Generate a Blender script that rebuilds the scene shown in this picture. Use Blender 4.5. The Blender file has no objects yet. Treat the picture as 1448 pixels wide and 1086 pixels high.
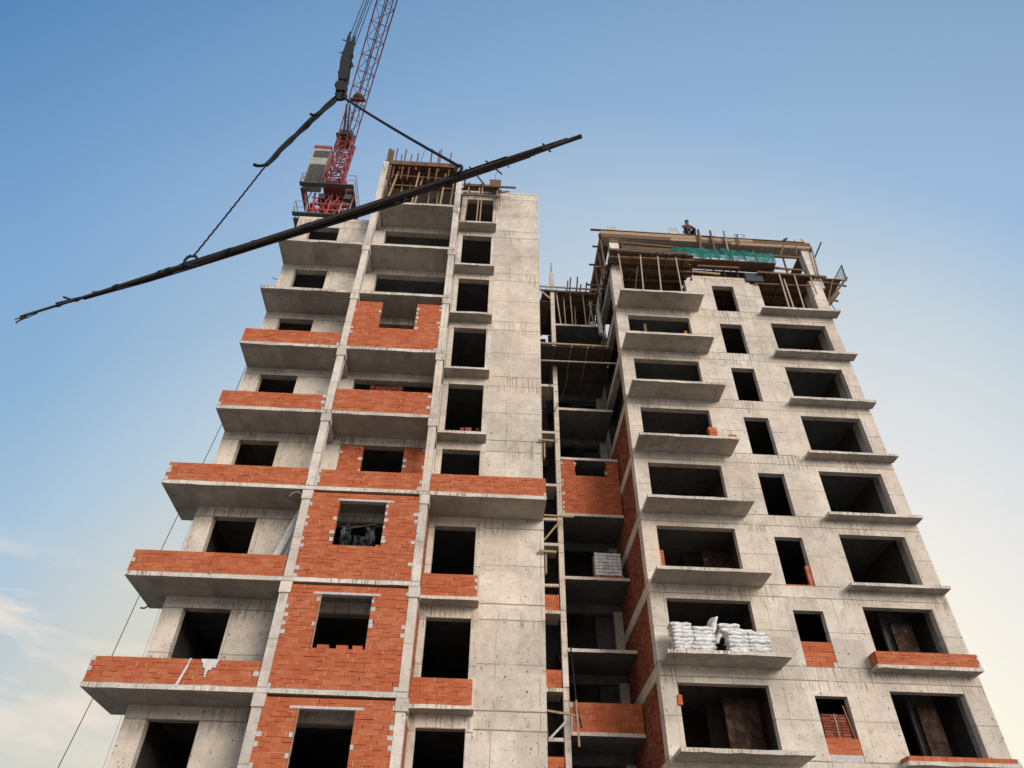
import bpy, math, random
from mathutils import Vector, Matrix
rnd = random.Random(7)
sc = bpy.context.scene
COL = sc.collection
GZ = -1.6                                   # ground level; the camera is held at eye height (z = 0)
zl = lambda k: 3*k - 5.92                   # underside of slab k, front tower
zr = lambda k: 3*k + 3.20                   # underside of slab k, rear tower
F1, W1 = 18.90, 20.16                       # balcony front plane / wall plane of the front tower
F2, W2 = 23.25, 24.40                       # the same for the rear tower
YL = 27.30                                  # stair landings between the towers

# ------------------------------------------------------------------ materials
def srgb(r, g, b):
    f = lambda c: (c/255/12.92) if c/255 <= .04045 else ((c/255+.055)/1.055)**2.4
    return (f(r), f(g), f(b), 1)
class NT:
    def __init__(s, name, rough=.9, spec=.2):
        s.m = bpy.data.materials.new(name); s.m.use_nodes = True
        s.t = s.m.node_tree; s.n = s.t.nodes; s.l = s.t.links
        s.b = s.n['Principled BSDF']
        s.b.inputs['Roughness'].default_value = rough
        s.b.inputs['Specular IOR Level'].default_value = spec
    def node(s, typ, **kw):
        n = s.n.new(typ)
        for k, v in kw.items(): setattr(n, k, v)
        return n
    def put(s, sock, v):
        if hasattr(v, 'is_linked') or isinstance(v, bpy.types.NodeSocket): s.l.new(v, sock)
        else: sock.default_value = v
    def math(s, op, a, b=0, c=None, clamp=False):
        n = s.node('ShaderNodeMath', operation=op, use_clamp=clamp)
        s.put(n.inputs[0], a); s.put(n.inputs[1], b)
        if c is not None: s.put(n.inputs[2], c)
        return n.outputs[0]
    def noise(s, vec, scale, detail=4, rough=.55, dist=0):
        n = s.node('ShaderNodeTexNoise'); s.put(n.inputs['Vector'], vec)
        n.inputs['Scale'].default_value = scale; n.inputs['Detail'].default_value = detail
        n.inputs['Roughness'].default_value = rough; n.inputs['Distortion'].default_value = dist
        return n.outputs['Fac']
    def ramp(s, fac, stops):
        n = s.node('ShaderNodeValToRGB'); s.put(n.inputs[0], fac)
        e = n.color_ramp.elements
        while len(e) < len(stops): e.new(.5)
        for el, (p, c) in zip(e, stops):
            el.position = p; el.color = c if len(c) == 4 else (*c, 1)
        return n.outputs[0]
    def maprange(s, v, a, b, c=0, d=1):
        n = s.node('ShaderNodeMapRange'); s.put(n.inputs[0], v)
        for i, x in enumerate((a, b, c, d)): n.inputs[i+1].default_value = x
        return n.outputs[0]
    def mix(s, fac, a, b, mode='MIX'):
        n = s.node('ShaderNodeMixRGB', blend_type=mode)
        s.put(n.inputs[0], fac); s.put(n.inputs[1], a); s.put(n.inputs[2], b)
        return n.outputs[0]
    def scale(s, vec, x, y, z):
        n = s.node('ShaderNodeVectorMath', operation='MULTIPLY'); s.put(n.inputs[0], vec)
        n.inputs[1].default_value = (x, y, z); return n.outputs[0]
    def uv(s): return s.node('ShaderNodeTexCoord').outputs['UV']
    def pos(s): return s.node('ShaderNodeNewGeometry').outputs['Position']
    def island(s): return s.node('ShaderNodeNewGeometry').outputs['Random Per Island']
    def bump(s, h, strength=.3, dist=.02):
        n = s.node('ShaderNodeBump'); s.put(n.inputs['Height'], h)
        n.inputs['Strength'].default_value = strength; n.inputs['Distance'].default_value = dist
        s.l.new(n.outputs[0], s.b.inputs['Normal'])
    def color(s, c): s.put(s.b.inputs['Base Color'], c)

def concrete(name, dark, light, lines=True, tint=.5, streak=1.0):
    s = NT(name, .92, .15); uv = s.uv(); pos = s.pos()
    big = s.noise(pos, .45, 5, .6); mid = s.noise(pos, 2.6, 6, .65); fine = s.noise(pos, 22, 4, .6)
    f = s.math('ADD', s.math('MULTIPLY', big, .45), s.math('ADD', s.math('MULTIPLY', mid, .4), s.math('MULTIPLY', fine, .15)))
    col = s.ramp(f, [(.39, dark), (.5, tuple((a+b)/2 for a, b in zip(dark, light))), (.61, light)])
    sep = s.node('ShaderNodeSeparateXYZ'); s.l.new(uv, sep.inputs[0]); u, v = sep.outputs[0], sep.outputs[1]
    # each formwork sheet has its own tone (wear that belongs to the casting)
    cell = s.node('ShaderNodeTexWhiteNoise', noise_dimensions='2D')
    cv = s.node('ShaderNodeCombineXYZ')
    s.l.new(s.math('FLOOR', s.math('DIVIDE', u, 1.25)), cv.inputs[0]); s.l.new(s.math('FLOOR', s.math('DIVIDE', s.math('ADD', v, .35), 1.5)), cv.inputs[1])
    s.l.new(cv.outputs[0], cell.inputs['Vector'])
    tone = s.math('MULTIPLY_ADD', cell.outputs['Value'], .24, .88)
    tn = s.node('ShaderNodeVectorMath', operation='SCALE'); s.put(tn.inputs[0], col); s.l.new(tone, tn.inputs['Scale'])
    col = tn.outputs[0]
    brk = s.noise(pos, 1.7, 3)
    h = s.math('MULTIPLY', mid, .25)
    if lines:
        fv = s.math('MODULO', s.math('ADD', v, 300.0), 3.0)
        wob = s.math('MULTIPLY', s.math('SUBTRACT', s.noise(pos, 3.0, 2), .5), .03)
        fv = s.math('ADD', fv, wob)
        tot = None
        for p, w, a in ((.14, .030, .95), (1.38, .020, .75), (2.66, .028, .9)):
            d = s.math('ABSOLUTE', s.math('SUBTRACT', fv, p))
            k = s.math('MULTIPLY', s.maprange(d, w, w*.35), s.math('MULTIPLY', s.maprange(brk, .25, .45), a))
            tot = k if tot is None else s.math('MAXIMUM', tot, k)
        # vertical sheet joints
        row = s.math('FLOOR', s.math('DIVIDE', s.math('ADD', v, 300.34), 3.0))
        off = s.math('MULTIPLY', s.math('SINE', s.math('MULTIPLY', row, 12.9)), .2)
        fu = s.math('MODULO', s.math('ADD', s.math('ADD', u, 300.0), off), 1.25)
        d = s.math('ABSOLUTE', s.math('SUBTRACT', s.math('ADD', fu, wob), .6))
        k = s.math('MULTIPLY', s.maprange(d, .016, .006), s.math('MULTIPLY', s.maprange(brk, .40, .55), .7))
        tot = s.math('MAXIMUM', tot, k)
        col = s.mix(tot, col, (dark[0]*.42, dark[1]*.40, dark[2]*.37, 1))
        h = s.math('SUBTRACT', h, s.math('MULTIPLY', tot, .6))
        # rust and laitance streaks that run down from each pour joint
        sv = s.node('ShaderNodeCombineXYZ'); s.l.new(s.math('MULTIPLY', u, 13.0), sv.inputs[0]); s.l.new(s.math('MULTIPLY', v, .8), sv.inputs[1])
        st = s.maprange(s.noise(sv.outputs[0], 1.0, 3, .6), .50, .58)
        band = s.math('MAXIMUM', s.maprange(s.math('ABSOLUTE', s.math('SUBTRACT', fv, 2.70)), .42, .22), s.math('MAXIMUM', s.maprange(s.math('ABSOLUTE', s.math('SUBTRACT', fv, .02)), .2, .08), s.math('MULTIPLY', s.maprange(s.math('ABSOLUTE', s.math('SUBTRACT', fv, 1.18)), .3, .1), .45)))
        region = s.maprange(s.noise(pos, .62, 3), .42, .60)
        stf = s.math('MULTIPLY', s.math('MULTIPLY', st, band), s.math('MULTIPLY', region, .8*streak))
        col = s.mix(stf, col, (dark[0]*.56, dark[1]*.53, dark[2]*.48, 1))
        # grey grout smears and water marks
        gs = s.math('MULTIPLY', s.maprange(s.noise(pos, 1.35, 6, .72, .9), .57, .70), .5)
        col = s.mix(s.math('MULTIPLY', gs, .7), col, (dark[0]*.66, dark[1]*.65, dark[2]*.63, 1))
        ws = s.math('MULTIPLY', s.maprange(s.noise(pos, 3.7, 5, .7, .4), .60, .68), .5)
        col = s.mix(ws, col, (dark[0]*.55, dark[1]*.52, dark[2]*.48, 1))
        dv = s.node('ShaderNodeVectorMath', operation='MULTIPLY_ADD'); ncol = s.node('ShaderNodeTexNoise'); s.l.new(pos, ncol.inputs['Vector']); ncol.inputs['Scale'].default_value = 14
        s.l.new(ncol.outputs['Color'], dv.inputs[0]); dv.inputs[1].default_value = (.07, .11, 0); s.l.new(uv, dv.inputs[2]); uvw = dv.outputs[0]
        # tie holes and pock marks
        for sc_, rn, rad, th in ((1.45, .45, .046, .44), (2.7, .95, .050, .45), (7.5, 1.0, .115, .52)):
            vo = s.node('ShaderNodeTexVoronoi', voronoi_dimensions='2D'); s.l.new(uvw, vo.inputs['Vector'])
            vo.inputs['Scale'].default_value = sc_; vo.inputs['Randomness'].default_value = rn
            dot = s.math('MULTIPLY', s.maprange(vo.outputs['Distance'], rad, rad*.6), s.maprange(s.noise(pos, 1.1+sc_, 2), th, th+.06))
            col = s.mix(s.math('MULTIPLY', dot, .85), col, (.05, .043, .036, 1)); h = s.math('SUBTRACT', h, dot)
    else:
        fu = s.math('ABSOLUTE', s.math('SUBTRACT', s.math('MODULO', s.math('ADD', u, 300.3), 2.05), 1.0))
        fv = s.math('ABSOLUTE', s.math('SUBTRACT', s.math('MODULO', s.math('ADD', v, 300.0), 1.3), .6))
        k = s.math('MAXIMUM', s.maprange(fu, .02, .008), s.maprange(fv, .014, .006))
        k = s.math('MULTIPLY', k, s.math('MULTIPLY', s.maprange(brk, .42, .55), .6))
        col = s.mix(k, col, (dark[0]*.4, dark[1]*.38, dark[2]*.35, 1)); h = s.math('SUBTRACT', h, k)
        damp = s.maprange(s.noise(pos, .9, 5, .7, .6), .5, .68)
        col = s.mix(s.math('MULTIPLY', damp, .5), col, (dark[0]*.5, dark[1]*.46, dark[2]*.4, 1))
    col = s.mix(s.math('MULTIPLY', s.maprange(s.noise(pos, .33, 4), .5, .7), tint), col, (light[0]*1.0, light[1]*.9, light[2]*.76, 1))
    s.color(col); s.bump(s.math('ADD', h, s.math('MULTIPLY', fine, .2)), .45, .012)
    return s.m

M = {}
M['wall'] = concrete('concrete_wall', (.45, .39, .325), (.67, .59, .50), True, .35)
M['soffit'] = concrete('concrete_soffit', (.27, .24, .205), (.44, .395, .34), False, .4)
M['ceil'] = concrete('concrete_ceiling_shaded', (.08, .082, .084), (.14, .142, .145), False, .1)  # same concrete darkened, so the colour carries room and recess shade
M['inner'] = concrete('concrete_inner_shaded', (.055, .05, .046), (.10, .092, .085), False, .3)  # near-black concrete: the shade of the rooms is put into its colour
M['frame'] = concrete('concrete_frame', (.44, .385, .33), (.68, .61, .53), True, .4, 1.25)

def brickmat(name, c0, c1, c2):
    s = NT(name, .85, .2); isl = s.island(); pos = s.pos()
    col = s.ramp(isl, [(0, c0), (.35, c1), (.75, c2), (1, (c2[0]*1.08, c2[1]*1.25, c2[2]*1.3))])
    n = s.noise(pos, 14, 5, .7)
    col = s.mix(s.math('MULTIPLY', s.maprange(n, .45, .75), .35), col, (c0[0]*.7, c0[1]*.62, c0[2]*.6, 1))
    dust = s.maprange(s.noise(pos, 1.3, 5, .65), .52, .72)
    col = s.mix(s.math('MULTIPLY', dust, .20), col, (.52, .27, .17, 1))
    stain = s.maprange(s.noise(s.scale(pos, 1.6, 1.6, .7), 1.0, 6, .7, .5), .55, .7)
    col = s.mix(s.math('MULTIPLY', stain, .35), col, (c0[0]*.6, c0[1]*.6, c0[2]*.65, 1))
    # extruded clay: faint horizontal scoring
    sp = s.node('ShaderNodeSeparateXYZ'); s.l.new(pos, sp.inputs[0])
    g = s.math('SINE', s.math('MULTIPLY', sp.outputs[2], 260))
    s.color(col); s.bump(s.math('ADD', s.math('MULTIPLY', g, .25), n), .35, .006)
    return s.m
M['brick'] = brickmat('brick_clay', (.39, .096, .038), (.415, .105, .042), (.44, .117, .048))
M['brickd'] = brickmat('brick_clay_shaded', (.13, .034, .021), (.19, .050, .030), (.25, .070, .042))  # clay brick darkened for the shaded flank, shared by the brick piles
s_ = NT('dark_mottled_plaster', .95, .1); p_ = s_.pos()  # dark brown plaster mottled with paler grey-beige
c_ = s_.ramp(s_.noise(p_, 2.6, 7, .7, .8), [(.36, (.022, .015, .012)), (.50, (.05, .028, .02)), (.60, (.07, .05, .036)), (.70, (.18, .16, .14))])
s_.color(c_); s_.bump(s_.noise(p_, 7, 5), .6, .03); M['burnt'] = s_.m
M['brickvd'] = brickmat('very_dark_brick', (.035, .02, .016), (.06, .034, .026), (.10, .055, .040))  # brick in much darker tones than the outer walls
def simple(name, a, b, scale=6, rough=.85, spec=.2, metal=0, isl=0., bumpd=.004, stretch=None):
    s = NT(name, rough, spec); p = s.pos(); q = s.scale(p, *stretch) if stretch else p
    n = s.noise(q, scale, 5, .62)
    if isl: n = s.math('ADD', s.math('MULTIPLY', n, 1-isl), s.math('MULTIPLY', s.island(), isl))
    s.color(s.ramp(n, [(.3, a), (.7, b)])); s.b.inputs['Metallic'].default_value = metal
    s.bump(n, .4, bumpd); return s.m
M['mortar'] = simple('mortar', (.35, .125, .062), (.55, .31, .20), 7)
M['cement'] = simple('cement_patch', (.36, .34, .315), (.58, .56, .53), 12, bumpd=.01)
M['timber'] = simple('timber', (.06, .037, .024), (.19, .115, .068), 9, isl=.6, stretch=(1, 1, .3))
M['pale'] = simple('pale_timber', (.20, .135, .08), (.40, .29, .185), 7, isl=.4)
M['ply'] = simple('formwork_plywood', (.075, .045, .03), (.20, .115, .07), 3, isl=.5)
M['darkply'] = simple('dark_plywood', (.028, .026, .022), (.07, .062, .05), 3, isl=.4)  # plywood in a near-black grey-brown tone
M['redply'] = simple('red_plywood', (.13, .045, .028), (.25, .105, .06), 4, isl=.5)
M['prop'] = simple('prop_timber', (.26, .20, .14), (.47, .38, .28), 8, isl=.5)
M['steel'] = simple('dark_steel', (.007, .007, .008), (.022, .020, .019), 20, .7, .25, 0)
M['rebar'] = simple('rebar_steel', (.010, .009, .009), (.060, .044, .036), 14, .7, .3, .0, isl=.7)
M['rust'] = simple('rusty_steel', (.10, .06, .04), (.22, .14, .10), 16, .75)
M['red'] = simple('crane_red_paint', (.20, .026, .024), (.36, .055, .045), 5, .5, .4, isl=.3)
M['jib'] = simple('dark_red_paint', (.11, .022, .02), (.26, .05, .04), 5, .6, .3, isl=.4)  # darker red than the rest of the crane
M['white'] = simple('crane_white_shaded', (.27, .255, .225), (.42, .40, .36), 4, .6)  # white paint greyed in colour for the shadow on the counterweight
M['ballast'] = simple('ballast_grey', (.05, .05, .044), (.10, .10, .088), 5, .8)  # grey darkened further for the shadow on the ballast panels
M['grate'] = simple('walkway_grating', (.07, .065, .055), (.16, .15, .13), 9, .8)
M['galv'] = simple('galvanised_deck', (.30, .28, .24), (.50, .47, .41), 6, .7)
M['cable'] = simple('cable_black', (.008, .008, .009), (.022, .022, .025), 20, .7)
M['tarp'] = simple('dark_plastic_sheet', (.014, .015, .017), (.045, .048, .052), 3, .6, .3)
M['cloth'] = simple('navy_cloth', (.012, .015, .03), (.03, .035, .06), 25)
M['shirt'] = simple('maroon_cloth', (.10, .03, .03), (.19, .065, .055), 25)
M['skin'] = simple('skin', (.20, .10, .065), (.30, .16, .11), 30, .6)
M['hair'] = simple('black_hair', (.008, .007, .006), (.02, .017, .015), 40)
M['bird'] = simple('black_feathers', (.008, .008, .01), (.03, .03, .034), 30, .5)
M['beak'] = simple('beak_brown', (.20, .08, .05), (.30, .12, .07), 30, .5)
M['paint'] = simple('spilled_white_plaster', (.50, .48, .45), (.68, .66, .63), 9)
M['ground'] = simple('ground_earth', (.23, .205, .175), (.36, .325, .285), .6)

def sackmat():
    s = NT('white_sack', .7, .3); p = s.node('ShaderNodeTexCoord').outputs['Object']; pos = s.pos()
    base = s.ramp(s.noise(pos, 5, 4), [(.3, (.60, .59, .57)), (.7, (.80, .79, .77))])
    # unreadable grey print in rows across the face
    q = s.scale(p, 26, 3, 70)
    ink = s.math('MULTIPLY', s.maprange(s.noise(q, 1.0, 3), .50, .56), s.maprange(s.noise(pos, 4.0, 1), .46, .58))
    s.color(s.mix(s.math('MULTIPLY', ink, .75), base, (.16, .17, .20, 1)))
    s.bump(s.noise(pos, 18, 4), .5, .01); return s.m
M['sack'] = sackmat()
def netmat():
    s = NT('green_netting', .8, .2); p = s.pos()
    s.color(s.ramp(s.noise(p, 3, 5), [(.3, (.006, .085, .072)), (.7, (.02, .21, .17))]))
    w = s.maprange(s.noise(p, 2.2, 4, .6), .35, .7, .3, .95)
    tr = s.node('ShaderNodeBsdfTransparent'); mx = s.node('ShaderNodeMixShader'); out = s.n['Material Output']
    s.put(mx.inputs[0], w); s.l.new(tr.outputs[0], mx.inputs[1]); s.l.new(s.b.outputs[0], mx.inputs[2]); s.l.new(mx.outputs[0], out.inputs[0])
    return s.m
M['net'] = netmat()
def meshmat():
    s = NT('wire_mesh_panel', .6, .3); s.color((.16, .20, .22, 1)); p = s.pos()
    w = s.math('MULTIPLY_ADD', s.maprange(s.noise(p, 6, 3), .4, .6), .3, .3)
    tr = s.node('ShaderNodeBsdfTransparent'); mx = s.node('ShaderNodeMixShader'); out = s.n['Material Output']
    s.put(mx.inputs[0], w); s.l.new(tr.outputs[0], mx.inputs[1]); s.l.new(s.b.outputs[0], mx.inputs[2]); s.l.new(mx.outputs[0], out.inputs[0])
    return s.m
M['wire'] = meshmat()

# ------------------------------------------------------------------ mesh helpers
class MB:
    def __init__(s): s.v = []; s.f = []; s.sm = []
    def box(s, x0, x1, y0, y1, z0, z1):
        i = len(s.v)
        s.v += [(x0, y0, z0), (x1, y0, z0), (x1, y1, z0), (x0, y1, z0), (x0, y0, z1), (x1, y0, z1), (x1, y1, z1), (x0, y1, z1)]
        for q in ((0, 3, 2, 1), (4, 5, 6, 7), (0, 1, 5, 4), (1, 2, 6, 5), (2, 3, 7, 6), (3, 0, 4, 7)):
            s.f.append(tuple(i+a for a in q)); s.sm.append(False)
        return s
    def hexa(s, pts):
        i = len(s.v); s.v += [tuple(p) for p in pts]
        for q in ((0, 3, 2, 1), (4, 5, 6, 7), (0, 1, 5, 4), (1, 2, 6, 5), (2, 3, 7, 6), (3, 0, 4, 7)):
            s.f.append(tuple(i+a for a in q)); s.sm.append(False)
        return s
    def slab(s, x0, x1, y0, y1, z0, z1, j=.010, step=.35):
        r = random.Random(int(x0*31+z0*17+y0*7)); n = max(2, int((x1-x0)/step)); i0 = len(s.v)
        for i in range(n+1):
            x = x0+(x1-x0)*i/n; e = 0 if i in (0, n) else r.uniform(-.3, .3)*(x1-x0)/n; q = lambda a=1: r.gauss(0, j*a*.6)
            chip = .03 if r.random() < .06 else 0
            s.v += [(x+e, y0+q()+chip, z0+q(.9)+chip*.5), (x+e, y1, z0+q(.3)), (x+e, y1, z1), (x+e, y0+q(.6), z1+q(.7))]
        for i in range(n):
            a = i0+i*4; b = a+4
            for k in range(4):
                k2 = (k+1) % 4; s.f.append((a+k, a+k2, b+k2, b+k)[::-1] if False else (a+k, b+k, b+k2, a+k2)[::-1]); s.sm.append(False)
        s.f += [(i0, i0+1, i0+2, i0+3)[::-1], (i0+n*4, i0+n*4+1, i0+n*4+2, i0+n*4+3)]; s.sm += [False, False]
        return s
    def bar(s, a, b, w=.06, h=.06, up=(0, 0, 1)):
        a, b = Vector(a), Vector(b); d = (b-a).normalized(); u = Vector(up)
        if abs(d.dot(u)) > .95: u = Vector((0, 1, 0))
        r = d.cross(u).normalized(); u = r.cross(d).normalized()
        p = []
        for q in (a, b):
            p += [q-r*w/2-u*h/2, q+r*w/2-u*h/2, q+r*w/2+u*h/2, q-r*w/2+u*h/2]
        return s.hexa(p)
    def tube(s, pts, r=.02, n=6, r1=None):
        pts = [Vector(p) for p in pts]; base = len(s.v); m = len(pts)
        for i, p in enumerate(pts):
            d = (pts[min(i+1, m-1)]-pts[max(i-1, 0)]).normalized()
            u = Vector((0, 0, 1)) if abs(d.z) < .9 else Vector((0, 1, 0))
            a = d.cross(u).normalized(); b = d.cross(a)
            rr = r if r1 is None else r+(r1-r)*i/(m-1)
            for k in range(n):
                t = 2*math.pi*k/n; s.v.append(tuple(p+a*rr*math.cos(t)+b*rr*math.sin(t)))
        for i in range(m-1):
            for k in range(n):
                q = (base+i*n+k, base+i*n+(k+1) % n, base+(i+1)*n+(k+1) % n, base+(i+1)*n+k)
                s.f.append(q); s.sm.append(n > 4)
        s.f.append(tuple(base+k for k in range(n))); s.sm.append(False)
        s.f.append(tuple(base+(m-1)*n+k for k in reversed(range(n)))); s.sm.append(False)
        return s
    def blob(s, c, r, n=10, m=7, fn=None):
        base = len(s.v); c = Vector(c)
        for i in range(m+1):
            th = math.pi*i/m
            for k in range(n):
                ph = 2*math.pi*k/n
                p = Vector((r[0]*math.sin(th)*math.cos(ph), r[1]*math.sin(th)*math.sin(ph), r[2]*math.cos(th)))
                if fn: p = fn(p)
                s.v.append(tuple(c+p))
        for i in range(m):
            for k in range(n):
                s.f.append((base+i*n+k, base+(i+1)*n+k, base+(i+1)*n+(k+1) % n, base+i*n+(k+1) % n)); s.sm.append(True)
        return s
    def build(s, name, mats, parent=None, origin=None, zref=0., jitter=0):
        """ONE mesh object. Vertices are given in world space; origin = the thing's base."""
        if not isinstance(mats, (list, tuple)): mats = [mats]
        o0 = Vector(parent['_o'] if parent else (origin or (0, 0, 0)))
        me = bpy.data.meshes.new(name)
        me.from_pydata([tuple(Vector(v)-o0) for v in s.v], [], s.f); me.update()
        for m in mats: me.materials.append(m)
        uv = me.uv_layers.new(name='UVMap').data
        for p, sm in zip(me.polygons, s.sm):
            p.use_smooth = sm; n = p.normal
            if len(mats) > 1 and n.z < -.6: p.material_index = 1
            for li in p.loop_indices:
                w = Vector(s.v[me.loops[li].vertex_index])
                if abs(n.z) > .7: uv[li].uv = (w.x, w.y)
                elif abs(n.x) > abs(n.y): uv[li].uv = (w.y+37, w.z-zref)
                else: uv[li].uv = (w.x, w.z-zref)
        o = bpy.data.objects.new(name, me); COL.objects.link(o)
        o['_o'] = tuple(o0)
        if parent: o.parent = parent
        else: o.location = o0
        return o

def tag(o, label=None, cat=None, group=None, kind=None):
    if label: o['label'] = label
    if cat: o['category'] = cat
    if group: o['group'] = group
    if kind: o['kind'] = kind
    return o
def thing(name, loc, label, cat, group=None):
    o = bpy.data.objects.new(name, None); COL.objects.link(o); o.location = loc; o.empty_display_size = .3
    o['_o'] = tuple(loc); return tag(o, label, cat, group)

# ------------------------------------------------------------------ brick masonry: every brick its own block inside the wall's mesh
def masonry(name, parent, P, u0, u1, z0, z1, thick=.1, holes=(), ragged=(), edges='', mat='brick', course=.118, length=.25, top=None, patches=True, seed=None):
    """P(u, w, z) -> world; w is depth into the wall. holes: (u0,u1,z0,z1). edges: which ends get cement toothing."""
    r = random.Random(seed if seed is not None else int(abs(u0*91+z0*37)*10))
    B, Mo, Ce = MB(), MB(), MB(); SL = []
    def blk(mb, a, b, c, d, w0, w1):
        pts = [P(a, w0, c), P(b, w0, c), P(b, w1, c), P(a, w1, c), P(a, w0, d), P(b, w0, d), P(b, w1, d), P(a, w1, d)]
        mb.hexa(pts)
    n = max(1, round((z1-z0)/course)); ch = (z1-z0)/n
    for i in range(n):
        a, b = z0+i*ch, z0+(i+1)*ch; mid = (a+b)/2
        iv = [(u0, u1)]
        for (h0, h1, g0, g1) in holes:
            if g0-.01 < mid < g1:
                nx = []
                for p, q in iv:
                    rj = r.uniform(-.07, .07) if ragged else 0
                    rk = r.uniform(-.07, .07) if ragged else 0
                    if p < h0+rj: nx.append((p, min(q, h0+rj)))
                    if q > h1+rk: nx.append((max(p, h1+rk), q))
                    if p >= h0 and q <= h1: pass
                iv = [t for t in nx if t[1]-t[0] > .03]
        for p, q in iv:
            x = p; first = True; last_i = i == n-1
            while x < q-.02:
                L = length*r.uniform(.94, 1.06)
                if first: L *= (.5 if (i % 2) else 1)*r.uniform(.85, 1.1); first = False
                e = min(q, x+L)
                if q-e < .07: e = q
                isend = e >= q-1e-6; j = .001+.0035*r.random()**2
                o = r.uniform(-.004, .005); t = r.uniform(-.004, .004)
                edge = (x <= p+1e-6 or isend) and patches and i % 2 == (0 if r.random() < .9 else 1) and (e-x) < .3
                gp = (p > u0+.01 and x <= p+1e-6) or (q < u1-.01 and isend) or (x <= u0+1e-6 and 'l' in edges) or (e >= u1-1e-6 and 'r' in edges)
                if edge and gp and r.random() < .5 and patches:
                    w = r.uniform(.06, .14)
                    if x <= p+1e-6: blk(Ce, x, x+w, a+.005, b-.003, -.006, thick*.6); xs, xe = x+w+.006, e
                    else: blk(Ce, e-w, e, a+.005, b-.003, -.006, thick*.6); xs, xe = x, e-w-.006
                    if xe-xs > .03: blk(B, xs+j, xe-j, a+.006, b-.006+t, o, thick)
                else:
                    jr = .014 if r.random() < .10 else j
                    blk(B, x+j, e-jr, a+.005+.003*r.random(), b-.005+t*(not last_i), o, thick)
                if r.random() < .62: blk(Mo, x, e, a-.004, a+.008, .006 if r.random() < .6 else -.003, thick*.9)
                if not isend and r.random() < .22: blk(Mo, e-.012, e+.012, a+.004, b-.004, -.002, thick*.9)
                elif not isend and r.random() < .12: SL.append((e, a, b))
                x = e
    # inner leaf so no light leaks through open joints
    iv = [(u0, u1, z0, z1)]
    for (h0, h1, g0, g1) in holes:
        nx = []
        for (a, b, c, d) in iv:
            if h0 > a: nx.append((a, min(b, h0-.05), c, d))
            if h1 < b: nx.append((max(a, h1+.05), b, c, d))
            lo, hi = max(a, h0-.05), min(b, h1+.05)
            if g0 > c: nx.append((lo, hi, c, min(d, g0-.02)))
            if g1 < d: nx.append((lo, hi, max(c, g1+.02), d))
        iv = nx
    for (a, b, c, d) in iv:
        if b-a > .02 and d-c > .02: blk(Mo, a+.01, b-.01, c+.004, d-.012, thick*.8, thick-.004)
    o = B.build(name, M[mat], parent)
    lvl = parent and parent.parent is not None
    if not lvl:
        k = len(Mo.f); i0 = len(Mo.v); Mo.v += Ce.v; Mo.f += [tuple(i0+t for t in f) for f in Ce.f]; Mo.sm += Ce.sm
        mo = Mo.build('mortar', [M['mortar']], o); mo.data.materials.append(M['cement'])
        for p in mo.data.polygons: p.material_index = 1 if p.index >= k else 0
        return o
    # already a part of a part: keep mortar and patches inside the same mesh
    me = o.data; bpy.data.objects.remove(o)
    k = len(B.f); k2 = k+len(Mo.f)
    for X in (Mo, Ce):
        i0 = len(B.v); B.v += X.v; B.f += [tuple(i0+t for t in f) for f in X.f]; B.sm += X.sm
    o = B.build(name, [M[mat]], parent)
    o.data.materials.append(M['mortar']); o.data.materials.append(M['cement'])
    for p in o.data.polygons:
        if p.index >= k2: p.material_index = 2
        elif p.index >= k: p.material_index = 1
    return o
def PX(y): return lambda u, w, z: (u, y+w, z)           # wall that faces the camera
def PYl(x): return lambda u, w, z: (x+w, u, z)          # wall that faces left
def PYr(x): return lambda u, w, z: (x-w, u, z)          # wall that faces right
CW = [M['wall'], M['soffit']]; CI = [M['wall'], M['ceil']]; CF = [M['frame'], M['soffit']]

def wall_with_holes(mb, x0, x1, z0, z1, y0, y1, holes):
    """panel split into boxes round rectangular openings that run side by side"""
    x = x0
    for (a, b, c, d) in sorted(holes):
        if a > x: mb.box(x, a, y0, y1, z0, z1)
        if c > z0+.01: mb.box(a, b, y0, y1, z0, c)
        if d < z1-.01: mb.box(a, b, y0, y1, d, z1)
        x = b
    if x1 > x: mb.box(x, x1, y0, y1, z0, z1)

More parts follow.
